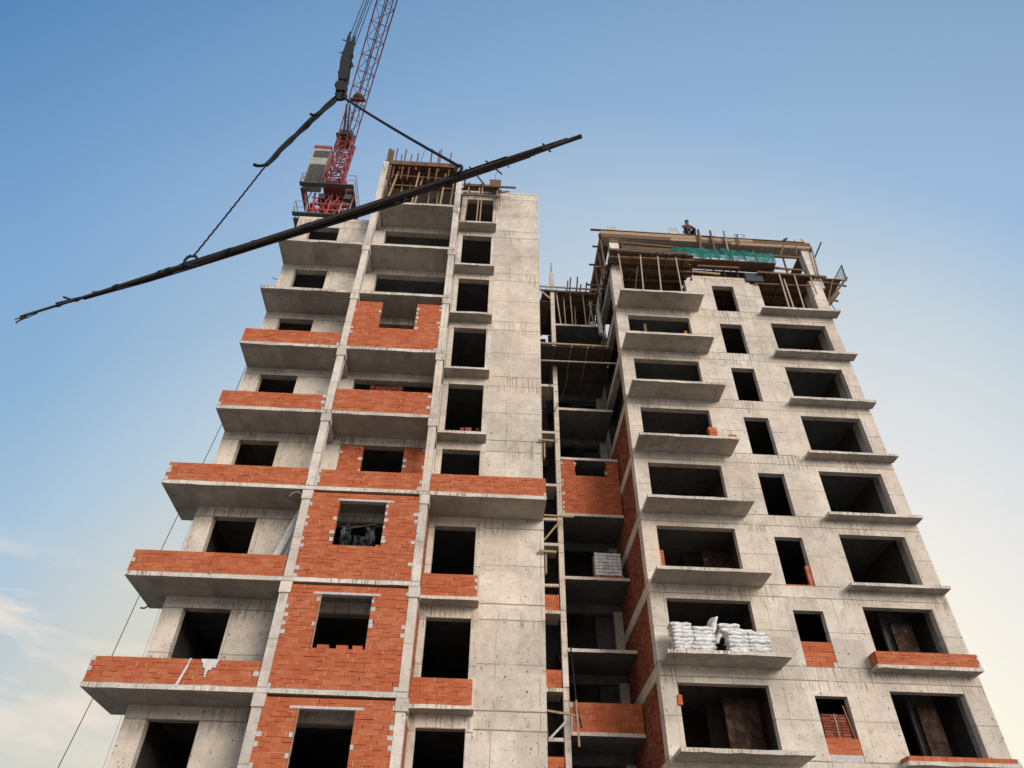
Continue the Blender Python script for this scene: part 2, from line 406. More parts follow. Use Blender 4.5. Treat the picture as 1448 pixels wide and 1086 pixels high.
# ================================================================== front tower
LX0, LX1, LY1 = -8.88, 2.05, 31.5
ft = thing('tower_block', (-3.4, 25, GZ), 'nearer grey concrete tower shell with orange brick infill and deep balconies, left of the gap', 'building')
REF = zl(0)
for k in range(2, 12):                                      # floor slabs
    zt = zl(k); x1 = LX1
    MB().box(LX0, x1, W1-.003, LY1, zt, zt+.15).build('floor_slab', CI, ft, zref=REF)
MB().box(-5.3, LX1, W1+.2, LY1, 30.33, 30.45).build('roof_slab', CW, ft, zref=REF)
for k in range(1, 12):                                      # storey walls
    z0 = zl(k)+.15 if k > 1 else GZ; z1 = zl(k+1); mb = MB()
    if k < 11:
        h = [(-8.3, -6.95, z0, z1-.34)]
        if k == 6: h += [(-4.85, -1.93, z0, z1-.34)]
        else: h += [(-4.88, -1.95, z0, z1-.36)]
        h += [(-1.4, -.1, z0, z1-.34)]
        wall_with_holes(mb, LX0, LX1, z0, z1, W1, W1+.26, h)
        mb.box(LX0, LX0+.25, W1+.26, LY1, z0, z1)
        mb.box(LX1-.25, LX1, W1+.26, LY1, z0, z1)
    else:
        MB().box(LX0, -5.42, W1, W1+.26, z0, 27.47).box(LX0, LX0+.2, W1+.26, LY1, z0, 27.47).build('roof_upstand', CW, ft, zref=REF)
        mb.box(-1.6, -1.4, W1, W1+.26, z0, 29.6); mb.box(-.1, LX1, W1, W1+.26, z0, 30.33); mb.box(-1.6, -.1, W1, W1+.26, 29.6, 30.33)
        mb.box(LX1-.25, LX1, W1+.26, LY1, z0, 30.33)
        MB().box(-5.4, -5.15, W1, LY1, z0, 30.33).build('party_wall', CW, ft, zref=REF)
    mb.build('storey_wall', CW, ft, zref=REF)
    MI = MB()                                               # inner walls coloured dark as room shade, with an added side lining
    if k < 11:
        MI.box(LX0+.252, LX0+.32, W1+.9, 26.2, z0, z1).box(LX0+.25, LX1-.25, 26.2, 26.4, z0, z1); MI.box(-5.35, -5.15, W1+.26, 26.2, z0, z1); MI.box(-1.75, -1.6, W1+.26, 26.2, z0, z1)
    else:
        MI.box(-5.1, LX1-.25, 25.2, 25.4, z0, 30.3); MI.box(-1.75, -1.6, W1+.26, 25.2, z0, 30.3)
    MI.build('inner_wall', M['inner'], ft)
MB().box(LX0, LX1, LY1, LY1+.25, GZ, 27.3).build('rear_wall', CW, ft, zref=REF)
for x0, top in ((-5.37, 30.46), (-1.84, 29.36)):            # two slender front columns
    p = MB().box(x0, x0+.25, F1+.025, F1+.33, GZ, top).build('pilaster', M['frame'], ft, zref=REF)
    for k in range(3, 12):                                  # stub beams that tie the column to the wall
        z = zl(k); MB().box(x0-.03, x0+.29, F1+.008, F1+.36, z-.32, z-.002).box(x0+.02, x0+.23, F1+.36, W1, z-.3, z-.002).build('cross_beam', CF, p)

def parapet(par, x0, x1, y, z0, z1, **kw): return masonry('parapet', par, PX(y), x0, x1, z0, z1, thick=.1, **kw)
for k in range(3, 12):
    z = zl(k)
    # --- left bay balconies
    if k <= 10:
        mb = MB()
        if k <= 6:
            mb.slab(-9.66, -5.38, F1, W1-.003, z, z+.14); mb.box(-9.66, LX0-.002, W1-.003, 21.08, z, z+.14)
        else: mb.slab(LX0-.01, -5.38, F1, W1-.003, z, z+.13)
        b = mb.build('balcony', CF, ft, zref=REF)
        if k <= 8:
            xa = -9.64 if k <= 6 else LX0+.01
            parapet(b, xa, -5.39, F1+.012, z+.14, z+.78, edges='lr', seed=k)
            if k <= 6: masonry('parapet', b, PYl(-9.648), F1+.115, 21.0, z+.14, z+.78, patches=False, seed=k+40)
            else: masonry('parapet', b, PYl(xa-.002), F1+.115, W1-.02, z+.14, z+.78, patches=False, seed=k+40)
    # --- middle bay
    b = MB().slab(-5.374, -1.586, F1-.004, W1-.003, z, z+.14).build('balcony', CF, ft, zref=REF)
    if k == 7: parapet(b, -5.10, -1.85, F1+.012, z+.14, 16.18, edges='r', seed=71)
    if k == 6: parapet(b, -5.10, -1.85, F1+.012, z+.14, 12.84, edges='lr', seed=61)
    if k in (3, 4, 5):
        nz = zl(k+1); sill = z+1.17; wt = nz-.33
        p = masonry('brick_infill', ft, PX(F1+.035), -5.115, -1.845, z+.14, nz-.07, holes=[(-4.23, -2.83, sill, wt)], edges='lr', seed=k*3+1, thick=.19)
        MB().box(-4.45 if k < 5 else -4.27, -2.62 if k < 5 else -2.60, F1+.026, F1+.2, wt, wt+.065).build('lintel', M['cement'], p)
        if k == 4: MB().bar((-4.215, F1+.02, sill), (-4.22, F1+.02, wt), .03, .03).build('jamb_batten', M['pale'], p)
        if k == 3: MB().bar((-4.215, F1+.02, sill), (-4.22, F1+.02, wt), .03, .03).build('jamb_batten', M['pale'], p)
        if k == 4:
            for a, c in ((-4.08, -3.78), (-3.58, -3.28), (-3.16, -2.90)): MB().box(a, c, F1+.04, F1+.2, sill+.005, sill+.11).build('sill_brick', M['brick'], p)
        masonry('side_infill', ft, PYr(-1.605), F1+.36, W1-.02, z+.14, nz-.32, patches=False, thick=.09, seed=k+80)
    if k == 8:
        p = masonry('brick_infill', ft, PX(F1+.035), -5.115, -1.845, z+.14, 20.66, holes=[(-4.12, -2.79, 19.22, 21.5)], edges='lr', seed=88, thick=.19)
    if k == 6:
        nz = zl(7); p = masonry('brick_infill', ft, PX(W1+.03), -4.845, -1.935, z+.16, nz-.345, holes=[(-4.07, -2.69, z+1.05, nz-.35)], edges='lr', seed=66, thick=.19)
    # --- right bay
    if k == 6:
        b = MB().slab(-1.584, LX1-.02, F1, W1-.003, z, z+.14).build('balcony', CF, ft, zref=REF)
        parapet(b, -1.57, LX1-.03, F1+.012, z+.14, z+.79, edges='r', seed=63)
        masonry('parapet', b, PYr(LX1-.03), F1+.115, W1-.02, z+.14, z+.79, patches=False, seed=64)
    else:
        b = MB().slab(-1.6, .09, 19.66, W1-.003, z, z+.10).build('small_balcony', CF, ft, zref=REF)
        if k <= 5:
            parapet(b, -1.6, .03, 19.675, z+.10, z+.79, edges='r', seed=k+30)
            masonry('parapet', b, PYr(.03), 19.78, W1-.01, z+.10, z+.79, patches=False, seed=k+130)
# narrow timber-marked bands either side of the right bay openings
for k in range(3, 12):
    z0, z1 = zl(k)+.15, zl(k+1)-.345
    if k == 11: z1 = 29.6
    MB().box(-1.585, -1.42, W1-.03, W1-.001, z0, z1).build('jamb_strip', M['frame'], ft)
    MB().box(-.08, .1, W1-.008, W1-.001, z0, z1+.3).build('jamb_strip', M['frame'], ft)
# white plaster spilled over one parapet
spl = MB(); rr = random.Random(3)
def splat(mb, pts, y, t=.012):
    i = len(mb.v); n = len(pts)
    mb.v += [(x, y, z) for x, z in pts]+[(x, y-t, z) for x, z in pts]
    mb.f.append(tuple(i+n+q for q in range(n))); mb.sm.append(False)
    for q in range(n): mb.f.append((i+q, i+(q+1) % n, i+n+(q+1) % n, i+n+q)); mb.sm.append(False)
splat(spl, [(-6.90, 6.86), (-6.88, 6.78), (-6.83, 6.74), (-6.82, 6.66), (-6.75, 6.62), (-6.73, 6.45), (-6.70, 6.38), (-6.69, 6.50), (-6.66, 6.60), (-6.62, 6.58), (-6.57, 6.66), (-6.50, 6.64), (-6.49, 6.74), (-6.46, 6.86)], F1-.002)
splat(spl, [(-7.20, 6.86), (-7.22, 6.72), (-7.27, 6.55), (-7.34, 6.30), (-7.38, 6.16), (-7.30, 6.18), (-7.25, 6.40), (-7.19, 6.62), (-7.16, 6.86)], F1-.002)
spl.box(-7.2, -7.15, F1-.01, F1+.06, 6.83, 6.865)
spl.build('plaster_spill', M['paint'], ft)
# rebar stubs
def stubs(par, spots, z0, h=.5, r=.012, lean=.05):
    mb = MB()
    for x, y in spots:
        mb.tube([(x, y, z0-.1), (x+rnd.uniform(-lean, lean), y+rnd.uniform(-lean, lean), z0+h*rnd.uniform(.7, 1.15))], r, 5)
    return mb.build('starter_bar', M['rust'], par)
stubs(ft, [(-5.3, 19.0), (-5.2, 19.15), (-5.18, 19.0)], 30.46, .25)
stubs(ft, [(-1.78, 19.0), (-1.66, 19.1), (-1.7, 19.0)], 29.36, .9)
for x, z in ((-8.9, 26.3), (-8.9, 23.1)): MB().tube([(x, W1+.1, z), (x-.22, W1-.05, z-.02)], .015, 5).build('wall_tie', M['steel'], ft)
MB().tube([(-9.63, 20.9, 9.08), (-9.70, 20.85, 8.98), (-9.80, 20.8, 8.97)], .025, 5).build('drain_spout', M['steel'], ft)
MB().tube([(-5.42, F1+.1, 11.95), (-5.55, F1, 11.98), (-5.68, F1-.05, 11.88), (-5.74, F1-.05, 11.76)], .010, 5).build('loose_wire', M['galv'], ft)

# ================================================================== rear tower
RX0, RX1, RY1 = 6.33, 17.5, 36.5
rt = thing('tower_block', (12, 30, GZ), 'farther concrete tower shell with rows of sill slabs, green netting and a worker on top', 'building')
RR = zr(0)-3
MB().box(RX0, RX1, W2+.02, RY1, GZ, zr(-1)).build('base_storey', CW, rt, zref=RR)
for k in range(-1, 10):
    x1 = RX1; zt = zr(k)
    MB().box(RX0-.003, x1+.003, W2-.003, RY1 if k < 9 else 29.0, zt, zt+.14).build('floor_slab', CI, rt, zref=RR) if k < 9 else None
for k in range(-1, 9):
    z0, z1 = zr(k)+.14, zr(k+1)
    dx = (k-4)*.035; mb = MB()
    if k < 8:
        h = [(6.9, 10.0, z0, z1-.55), (11.5, 12.62, z0-.001, z1-.83), (14.14, 16.84+dx, z0, z1-.6)]
        wall_with_holes(mb, RX0, RX1, z0, z1, W2, W2+.28, h)
    else:
        MB().box(RX0, 6.86, W2, W2+.45, z0, 29.6).build('end_pier', CW, rt, zref=RR); mb.box(10.2, 11.58, W2, W2+.28, z0, 29.58); mb.box(11.58, 12.74, W2, W2+.28, 29.27, 29.58)
        mb.box(12.74, 14.15, W2, W2+.28, z0, 29.55); MB().box(16.98, RX1+.12, W2, W2+.4, z0, 30.1).build('end_pier', CW, rt, zref=RR)
        mb.box(10.66, 13.72, W2+.03, W2+.28, 29.58, 30.06)
    (mb if k < 8 else MB()).box(RX1-.25, RX1, W2+(.28 if k < 8 else .4), RY1, z0, z1) if k < 8 else MB().box(RX1-.25, RX1, W2+.4, RY1, z0, 30.0).build('side_wall', CW, rt, zref=RR)
    mb.build('storey_wall', CW, rt, zref=RR)
    MI = MB()
    MI.box(RX0+.3, RX1-.25, 29.6, 29.8, z0, z1 if k < 8 else 29.9)
    MI.box(10.35, 10.55, W2+.28, 29.6, z0, z1 if k < 8 else 29.9); MI.box(13.75, 13.95, W2+.28, 29.6, z0, z1 if k < 8 else 29.9)
    MI.box(RX1-.33, RX1-.252, W2+1.3, 29.6, z0, z1)  # dark lining added over the side wall to darken the room
    if k >= 6: MI.box(RX0+.6, RX0+.7, 25.3, 33.5, z0, z1).box(RX0+.02, RX0+.6, 33.4, 33.5, z0, z1)  # dark backing added behind the open flank bays, standing in for shade
    if k < 8: MI.box(8.7, 10.35, 27.4, 27.55, z0, z1); MI.box(14.0, 15.2, 27.6, 27.75, z0, z1)
    if k in (1, 2): MI.box(15.35, 16.3, 25.6, 25.75, z0, z1)
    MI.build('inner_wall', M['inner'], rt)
    # left flank: front column, edge beam, brick
    fl = MB().box(RX0-.012, RX0+.3, W2-.006, 24.92, zr(k)+.1, zr(k+1)-.36)
    fl.build('corner_column', M['frame'], rt, zref=RR)
    MB().box(RX0-.008, RX0+.28, W2+.001, RY1, zr(k+1)-.36, zr(k+1)+.1).build('edge_beam', CF, rt, zref=RR)
    MB().box(RX0-.004, RX0+.3, 29.9, 30.4, zr(k)+.1, zr(k+1)-.36).build('flank_column', M['frame'], rt, zref=RR)
    if k <= 5:
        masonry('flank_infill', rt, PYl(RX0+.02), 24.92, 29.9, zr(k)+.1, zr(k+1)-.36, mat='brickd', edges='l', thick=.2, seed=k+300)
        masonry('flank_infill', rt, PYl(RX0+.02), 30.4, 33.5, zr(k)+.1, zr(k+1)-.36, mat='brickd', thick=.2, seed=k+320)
MB().box(RX0, RX1, RY1, RY1+.25, GZ, 29.9).build('rear_wall', CW, rt, zref=RR)
for k in range(0, 9):
    z = zr(k)
    MB().slab(6.40, 10.56, F2, W2-.003, z, z+.12, .014).build('balcony', CF, rt, zref=RR)
    xb = 17.33+(k-1)*.05
    b = MB().slab(13.74, xb+.05, 23.90, W2-.003, z, z+.12, .016).build('sill_ledge', CF, rt, zref=RR)
    if k in (0, 1, 2):
        parapet(b, 13.80, xb+.02, 23.915, z+.12, z+(.58 if k == 2 else .27), edges='r', seed=k+200)
        masonry('parapet', b, PYl(13.785), 24.02, W2-.01, z+.12, z+(.58 if k == 2 else .27), patches=False, seed=k+210)
masonry('window_infill', rt, PX(W2+.02), 11.5, 12.62, zr(2)+.14, zr(2)+1.03, edges='lr', thick=.12, course=.19, length=.5, seed=5)
masonry('window_infill', rt, PX(W2+.02), 11.5, 12.62, zr(1)+.36, zr(1)+.86, edges='lr', thick=.12, course=.17, length=.4, seed=6)
MB().box(11.5, 12.62, W2+.02, W2+.14, zr(1)+.14, zr(1)+.36).build('cement_sill', M['cement'], rt)
masonry('window_infill', rt, PX(W2+.05), 11.5, 12.62, zr(3)+.02, zr(3)+.21, thick=.12, course=.19, length=.4, patches=False, seed=8)
masonry('jamb_infill', rt, PX(W2+.05), 12.45, 12.615, zr(3)+.22, zr(3)+1.0, thick=.12, patches=False, seed=9)
masonry('jamb_infill', rt, PX(W2+.2), 6.91, 7.10, zr(3)+.15, zr(3)+1.5, thick=.12, patches=False, seed=10)
# rough half-burnt inner partitions seen through the lowest openings
for x0, x1, y, k, top in ((8.75, 9.95, 25.6, 1, .6), (15.5, 16.2, 25.4, 1, .7), (15.6, 16.4, 25.4, 2, .7), (9.1, 10.3, 26.0, 3, .7)):
    MB().box(x0, x1, y, y+.15, zr(k)+.15, zr(k+1)-top).build('inner_partition', M['burnt'], rt)
# unfinished top storey columns
for x0, x1, y0, z0, z1 in ((6.42, 6.93, W2+.05, 29.6, 33.95), (17.27, 17.8, W2+.02, 29.6, 33.7), (11.0, 11.35, 27.6, 29.5, 32.8), (14.6, 14.95, 27.6, 29.5, 32.8), (6.5, 6.9, 29.5, 29.6, 33.6), (17.2, 17.6, 29.5, 29.6, 33.6)):
    c = MB().box(x0, x1, y0, y0+.45, z0, z1).build('column', M['frame'], rt, zref=RR)
    mb = MB()
    for i in range(5):
        x = x0+.05+(x1-x0-.1)*(i/4); mb.tube([(x, y0+.1, z1-.05), (x+rnd.uniform(-.05, .05), y0+.12, z1+rnd.uniform(.15, .4))], .012, 5)
    mb.build('starter_bar', M['rust'], c)
c = MB().box(10.0, 10.55, W2+.1, W2+.5, 33.2, 34.0).build('column', M['frame'], rt, zref=RR)
mb = MB()
for i in range(6): mb.tube([(10.05+i*.09, W2+.15, 33.9), (10.05+i*.09+rnd.uniform(-.04, .04), W2+.15, 34.1+rnd.uniform(.1, .4))], .012, 5)
mb.build('starter_bar', M['rust'], c)

# ================================================================== stair core in the gap
core = thing('stair_core', (4.2, 29, GZ), 'dark recessed stair bay of open concrete landings between the two towers', 'building')
RC = RR
MB().box(3.40, 3.62, YL, YL+.3, GZ, 33.1).build('core_column', M['frame'], core, zref=RC)
stubs(core, [(3.45, 27.4), (3.5, 27.5), (3.55, 27.4)], 33.1, 1.0)
MB().box(LX1, RX0, 32.0, 32.25, GZ, 28.9).build('rear_wall', M['inner'], core)
MB().box(LX1, 3.5, 31.2, 31.4, 22, 31.5).box(3.5, RX0, 31.0, 31.2, 25.5, 28.5).box(LX1+.01, LX1+.2, YL+.35, 32, GZ, 31).build('inner_wall', M['inner'], core)
for k in range(0, 9):
    z = zr(k)+1.49
    l = MB().slab(3.63, RX0-.012, YL, 29.65, z, z+.13).build('landing', [M['frame'], M['ceil']], core, zref=RC)
    MB().box(3.63, RX0-.012, 29.65, 29.9, z-.38, z+.13).build('back_beam', M['ceil'], core, zref=RC)  # beam and stair wall take the shade-darkened ceiling concrete
    MB().box(5.35, 6.25, 30.6, 30.75, z+.13, z+2.9).build('stair_wall', M['ceil'], core)
    MB().box(5.95, RX0-.015, 29.35, 29.64, z+.13, z+2.6).build('back_column', M['soffit'], core)
    if k < 8: MB().hexa([(3.7, 29.7, z+.13), (5.0, 29.7, z+.13), (5.0, 32, z+1.6), (3.7, 32, z+1.6), (3.7, 29.7, z+.3), (5.0, 29.7, z+.3), (5.0, 32, z+1.8), (3.7, 32, z+1.8)]).build('stair_flight', [M['inner'], M['inner']], core)
    zn = zr(k)+(-.02)
    n = MB().box(LX1+.02, 3.39, YL, 28.4, zn, zn+.13).build('side_landing', CF, core, zref=RC)
    if k in (1, 2, 3): parapet(n, LX1+.06, 3.36, YL+.01, zn+.13, zn+.80, mat='brick', patches=False, seed=k+400, course=.19)
    if k == 1: parapet(l, 3.64, RX0-.03, YL+.012, z+.13, z+1.15, mat='brick', edges='l', seed=411, course=.19)
    if k == 4: masonry('brick_infill', core, PX(YL+.02), 3.64, RX0-.03, z+.13, z+2.98, holes=[(4.32, 5.70, z+2.20, z+3.2)], ragged=(1,), mat='brick', edges='l', seed=414, thick=.19)
for z in (7.54, 13.4, 16.5): MB().bar((LX1+.05, YL+.12, z), (3.42, YL+.12, z+.02), .1, .12).build('cross_beam', M['frame'], core)

# ================================================================== ground
g = MB(); g.f.append((0, 1, 2, 3)); g.sm.append(False); g.v += [(-900, -900, GZ), (900, -900, GZ), (900, 900, GZ), (-900, 900, GZ)]
tag(g.build('ground', M['ground']), kind='structure')

# ================================================================== formwork
ORD = ['first', 'second', 'third', 'fourth', 'fifth', 'sixth', 'seventh', 'eighth', 'ninth', 'tenth', 'eleventh', 'twelfth', 'thirteenth', 'fourteenth']
def pole(name, a, b, w, label, cat, group, mat='prop', h=None):
    mb = MB().bar(a, b, w, h or w, up=(0, 1, 0)); o = mb.build(name, M[mat], origin=a); return tag(o, label, cat, group)
def props(lst, w, where, group, mat='prop', name='timber_prop'):
    for i, (a, b) in enumerate(sorted(lst, key=lambda t: t[0][0])):
        pole(name, a, b, w*rnd.uniform(.85, 1.15), '%s timber prop from the left %s' % (ORD[i], where), 'prop', group, mat)
def deck(loc, label, x0, x1, y0, y1, z, bw=.16, along='x', gap=.02, mat='ply', th=.03, joists=5, jd=.1):
    t = thing('formwork_deck', loc, label, 'formwork'); B = MB()
    r = random.Random(int(x0*10+z))
    if along == 'x':
        y = y0
        while y < y1-.03:
            w = min(bw*r.uniform(.85, 1.15), y1-y); B.box(x0+r.uniform(-.12, .08), x1+r.uniform(-.08, .15), y, y+w-gap*r.uniform(.5, 2), z+r.uniform(0, .012), z+th+r.uniform(0, .012)); y += w
    else:
        x = x0
        while x < x1-.03:
            w = min(bw*r.uniform(.85, 1.15), x1-x); B.box(x, x+w-gap*r.uniform(.5, 2), y0+r.uniform(-.1, .06), y1, z+r.uniform(0, .012), z+th+r.uniform(0, .012)); x += w
    if mat != 'timber': B.box(x0+.05, x1-.05, y0+.04, y1-.02, z+th+.014, z+th+.03)
    B.build('boards', M[mat], t); J = MB()
    for i in range(joists):
        f = (i+.5)/joists
        if along == 'x': J.box(x0+(x1-x0)*f-.04, x0+(x1-x0)*f+.04, y0-.1, y1, z-jd, z-.002)
        else: J.box(x0-.1, x1+.12, y0+(y1-y0)*f-.04, y0+(y1-y0)*f+.04, z-jd, z-.002)
    J.build('joists', M['timber'], t)
    return t
# --- front tower, middle bay
t = deck((-3.4, 20, 30.5), 'brown plank formwork deck over the top middle bay of the nearer tower', -5.08, -1.9, 19.02, 22.6, 30.45, .2, 'y', .015, 'redply', .03, 5)
MB().box(-5.1, -1.86, 18.96, 19.0, 30.34, 30.66).build('edge_board', M['timber'], t)
MB().box(-5.14, -1.88, 22.6, 22.66, 28.6, 30.45).build('back_board', M['ply'], t)
for z in (30.0, 29.2): MB().bar((-5.1, 19.35, z), (-1.9, 19.35, z-.08), .05, .08).build('rail', M['timber'], t)
for i, (x, h) in enumerate(((-4.0, .3), (-3.2, .35), (-2.55, .2), (-4.6, .25))): MB().box(x, x+.5, 19.3+.3*i, 19.34+.3*i, 30.5, 30.5+h).build('side_board', M['timber'], t)
top = [(-5.2, 31.7, .14), (-5.05, 31.6, .12), (-4.86, 31.85, .05), (-4.6, 31.35, .05), (-4.45, 31.8, .06), (-4.15, 31.4, .05), (-3.83, 31.5, .06), (-3.18, 31.95, .07), (-2.84, 31.85, .06), (-2.76, 32.0, .05), (-2.27, 31.75, .05)]
for i, (x, z, w) in enumerate(top):
    pole('timber_stake', (x, 19.08, 29.3 if i % 3 else 30.1), (x+rnd.uniform(-.03, .03), 19.05, z), w, '%s brown stake from the left standing above the nearer tower top deck' % ORD[i], 'stake', 'stakes above the nearer tower deck', 'timber')
props([((-4.95, 19.25, zl(11)+.14), (-4.66, 19.3, 30.3)), ((-4.45, 19.9, zl(11)+.14), (-4.5, 19.9, 30.4)), ((-3.78, 19.2, zl(11)+.14), (-3.68, 19.3, 30.35)), ((-3.72, 19.4, zl(11)+.14), (-3.5, 19.5, 30.35)), ((-4.1, 19.9, zl(11)+.14), (-4.12, 19.9, 30.4)), ((-2.5, 19.2, zl(11)+.14), (-2.42, 19.3, 30.35)), ((-2.05, 19.3, zl(11)+.14), (-1.98, 19.3, 30.35)), ((-3.2, 20.2, zl(11)+.14), (-3.2, 20.2, 30.4)), ((-2.8, 20.2, zl(11)+.14), (-2.78, 20.2, 30.4))], .065, 'under the plank deck of the nearer tower', 'props under the nearer tower deck', 'pale')
t = thing('column_formwork', (-5.0, 19.4, zl(11)+.14), 'upright board casing leaning inside the left top column of the nearer tower', 'formwork')
mb = MB()
for i in range(4): mb.bar((-5.02, 19.2+.28*i, zl(11)+.14), (-5.06, 19.15+.3*i, 31.2-.15*i), .22, .03, up=(1, 0, 0))
mb.build('boards', M['timber'], t)
for z in (28.2, 29.2, 30.2): MB().bar((-5.0, 19.0, z), (-5.03, 20.3, z), .06, .06).build('clamp', M['pale'], t)
# --- front tower, right bay
t = deck((-.7, 19.9, 30.2), 'small plank shutter deck beside the top blank wall of the nearer tower', -1.58, .16, 19.7, 20.1, 30.16, .13, 'x', .02, 'timber', .05, 3)
MB().bar((-1.58, 19.68, 30.02), (.95, 19.72, 30.12), .06, .1).build('ledger', M['timber'], t)
MB().bar((-1.6, 19.66, 29.20), (.24, 19.68, 29.24), .05, .09).build('rail', M['timber'], t)
MB().box(-.32, .22, 19.62, 19.66, 29.95, 30.56).box(-.32, .22, 19.66, 20.0, 30.53, 30.56).box(.19, .22, 19.66, 20.0, 28.9, 30.5).build('box_board', M['ply'], t)
MB().bar((.1, 19.8, 29.75), (.62, 19.78, 29.85), .05, .07).build('outrigger', M['timber'], t)
props([((-1.36, 19.75, zl(11)+.1), (-1.3, 19.75, 30.14)), ((-.82, 19.75, zl(11)+.1), (-.79, 19.75, 30.14)), ((-.67, 19.75, zl(11)+.1), (-.65, 19.75, 30.14)), ((.03, 19.78, zl(11)+.1), (.08, 19.78, 30.14))], .055, 'on the top small balcony of the nearer tower', 'props on the top small balcony', 'pale')
tag(MB().tube([(-.06, 19.8, 30.5), (-.05, 19.8, 31.3), (-.02, 19.8, 31.5)], .014, 5).build('steel_rod', M['rust'], origin=(-.06, 19.8, 30.5)), 'thin rusty rod standing on the small shutter deck', 'rod')
tag(MB().bar((-1.5, 19.5, 29.5), (-1.51, 19.5, 31.1), .07, .07).build('timber_stake', M['steel'], origin=(-1.5, 19.5, 29.5)), 'dark stake standing beside the right top column of the nearer tower', 'stake')
tag(MB().tube([(-3.72, 19.2, 30.6), (-3.62, 19.2, 31.9), (-3.55, 19.18, 32.15), (-3.42, 19.15, 32.1)], .016, 5).build('steel_rod', M['rust'], origin=(-3.72, 19.2, 30.6)), 'hooked thin rod rising above the brown plank deck', 'rod')
# --- stair core top
t = deck((4.8, 28, 31.6), 'brown shuttering deck propped above the stair bay between the towers', 2.9, 6.3, 27.35, 31.0, 31.62, .2, 'x', .012, 'ply', .03, 6)
MB().bar((2.75, 27.3, 31.85), (6.85, 27.3, 31.8), .05, .11).build('edge_board', M['pale'], t)
MB().bar((2.75, 27.25, 31.5), (6.0, 27.25, 31.35), .05, .1).build('rail', M['timber'], t)
MB().box(3.62, 6.3, 31.0, 31.05, 29.9, 31.6).build('back_board', M['ply'], t)
MB().box(2.1, 3.38, 27.6, 29.5, 30.9, 30.95).build('side_board', M['ply'], t)
MB().bar((2.85, 27.1, 31.2), (3.4, 27.25, 30.75), .04, .12).build('loose_board', M['pale'], t)
zt = zr(8)+1.62
props([((3.95, 27.45, zt), (3.75, 27.45, 31.6)), ((4.25, 27.7, zt), (4.2, 27.7, 31.6)), ((4.6, 27.45, zt), (4.55, 27.45, 31.6)), ((4.9, 28.4, zt), (4.95, 28.4, 31.6)), ((5.35, 27.45, zt), (5.28, 27.45, 31.6)), ((5.8, 27.5, zt), (5.65, 27.5, 31.0)), ((5.45, 27.9, zt), (5.9, 27.9, 31.6)), ((6.2, 27.45, zt), (6.1, 27.45, 31.0)), ((4.75, 29.5, zt), (5.2, 29.5, 31.6))], .06, 'under the shuttering above the stair bay', 'props above the stair bay', 'prop')
for i, (x, z) in enumerate(((4.35, 32.45), (4.52, 32.75), (4.93, 32.85), (5.1, 32.2), (5.45, 32.4), (5.72, 32.5))):
    pole('timber_stake', (x-.03, 27.4, 31.3), (x+.1, 27.3, z), .08, '%s stake from the left sticking up over the stair bay' % ORD[i], 'stake', 'stakes over the stair bay', 'timber')
t = deck((4.2, 27, 25.5), 'dark catch platform of plywood sheets slung across the stair bay', 2.1, 6.28, 25.85, 28.6, 25.62, .9, 'x', .03, 'darkply', .03, 5, .12)
MB().bar((2.1, 25.8, 25.75), (6.1, 25.8, 25.75), .06, .1).build('edge_board', M['pale'], t)
MB().bar((2.1, 26.5, 25.2), (6.55, 26.5, 25.25), .06, .06).build('tube_rail', M['galv'], t)
for i, (x, w) in enumerate(((4.75, .3), (5.25, .12), (5.6, .22))):
    tag(MB().box(x, x+w, 25.95, 26.06, 25.665, 25.665+(.1 if i != 1 else .3)).build('loose_brick', M['brick'], origin=(x, 25.95, 25.66)), '%s orange brick from the left on the catch platform' % ORD[i], 'brick', 'loose bricks on the catch platform')
tag(MB().tube([(5.95, 26.6, zr(7)+3.2), (6.0, 27.0, 29.8), (6.26, 26.0, 31.6), (6.3, 25.6, 31.9)], .12, 10).build('rubble_chute', M['galv'], origin=(6, 26.6, 27.4)), 'pale tubular rubble chute leaning in the corner by the rear tower', 'chute')
# --- rear tower: left bay deck
t = deck((8.4, 24.3, 30.5), 'sagging dark plank deck over the left top balcony of the rear tower', 6.15, 10.6, 23.55, 28.9, 30.62, .2, 'x', .016, 'ply', .035, 5)
MB().bar((6.1, 23.5, 30.7), (10.3, 23.5, 30.72), .05, .13).build('edge_board', M['timber'], t)
mb = MB()
for i in range(6): mb.bar((6.2, 23.8+.75*i, 30.45), (10.7, 23.8+.75*i+rnd.uniform(-.1, .1), 30.45), .07, .13)
mb.build('ledger', M['timber'], t)
MB().box(6.9, 10.3, 28.0, 28.06, zr(8)+.15, 30.5).build('back_board', M['ply'], t)
props([((6.62, 23.5, zr(8)+.12), (6.6, 23.55, 30.38)), ((7.6, 23.5, zr(8)+.12), (7.76, 23.55, 30.38)), ((8.5, 23.5, zr(8)+.12), (8.68, 23.55, 30.38)), ((9.56, 23.5, zr(8)+.12), (9.64, 23.55, 30.38))], .06, 'on the topmost balcony of the rear tower', 'props on the rear tower balcony', 'prop')
pole('timber_brace', (7.2, 23.9, zr(8)+.13), (7.75, 24.2, 30.4), .04, 'thin slanting brace behind the props of the rear tower balcony', 'brace', None, 'timber')
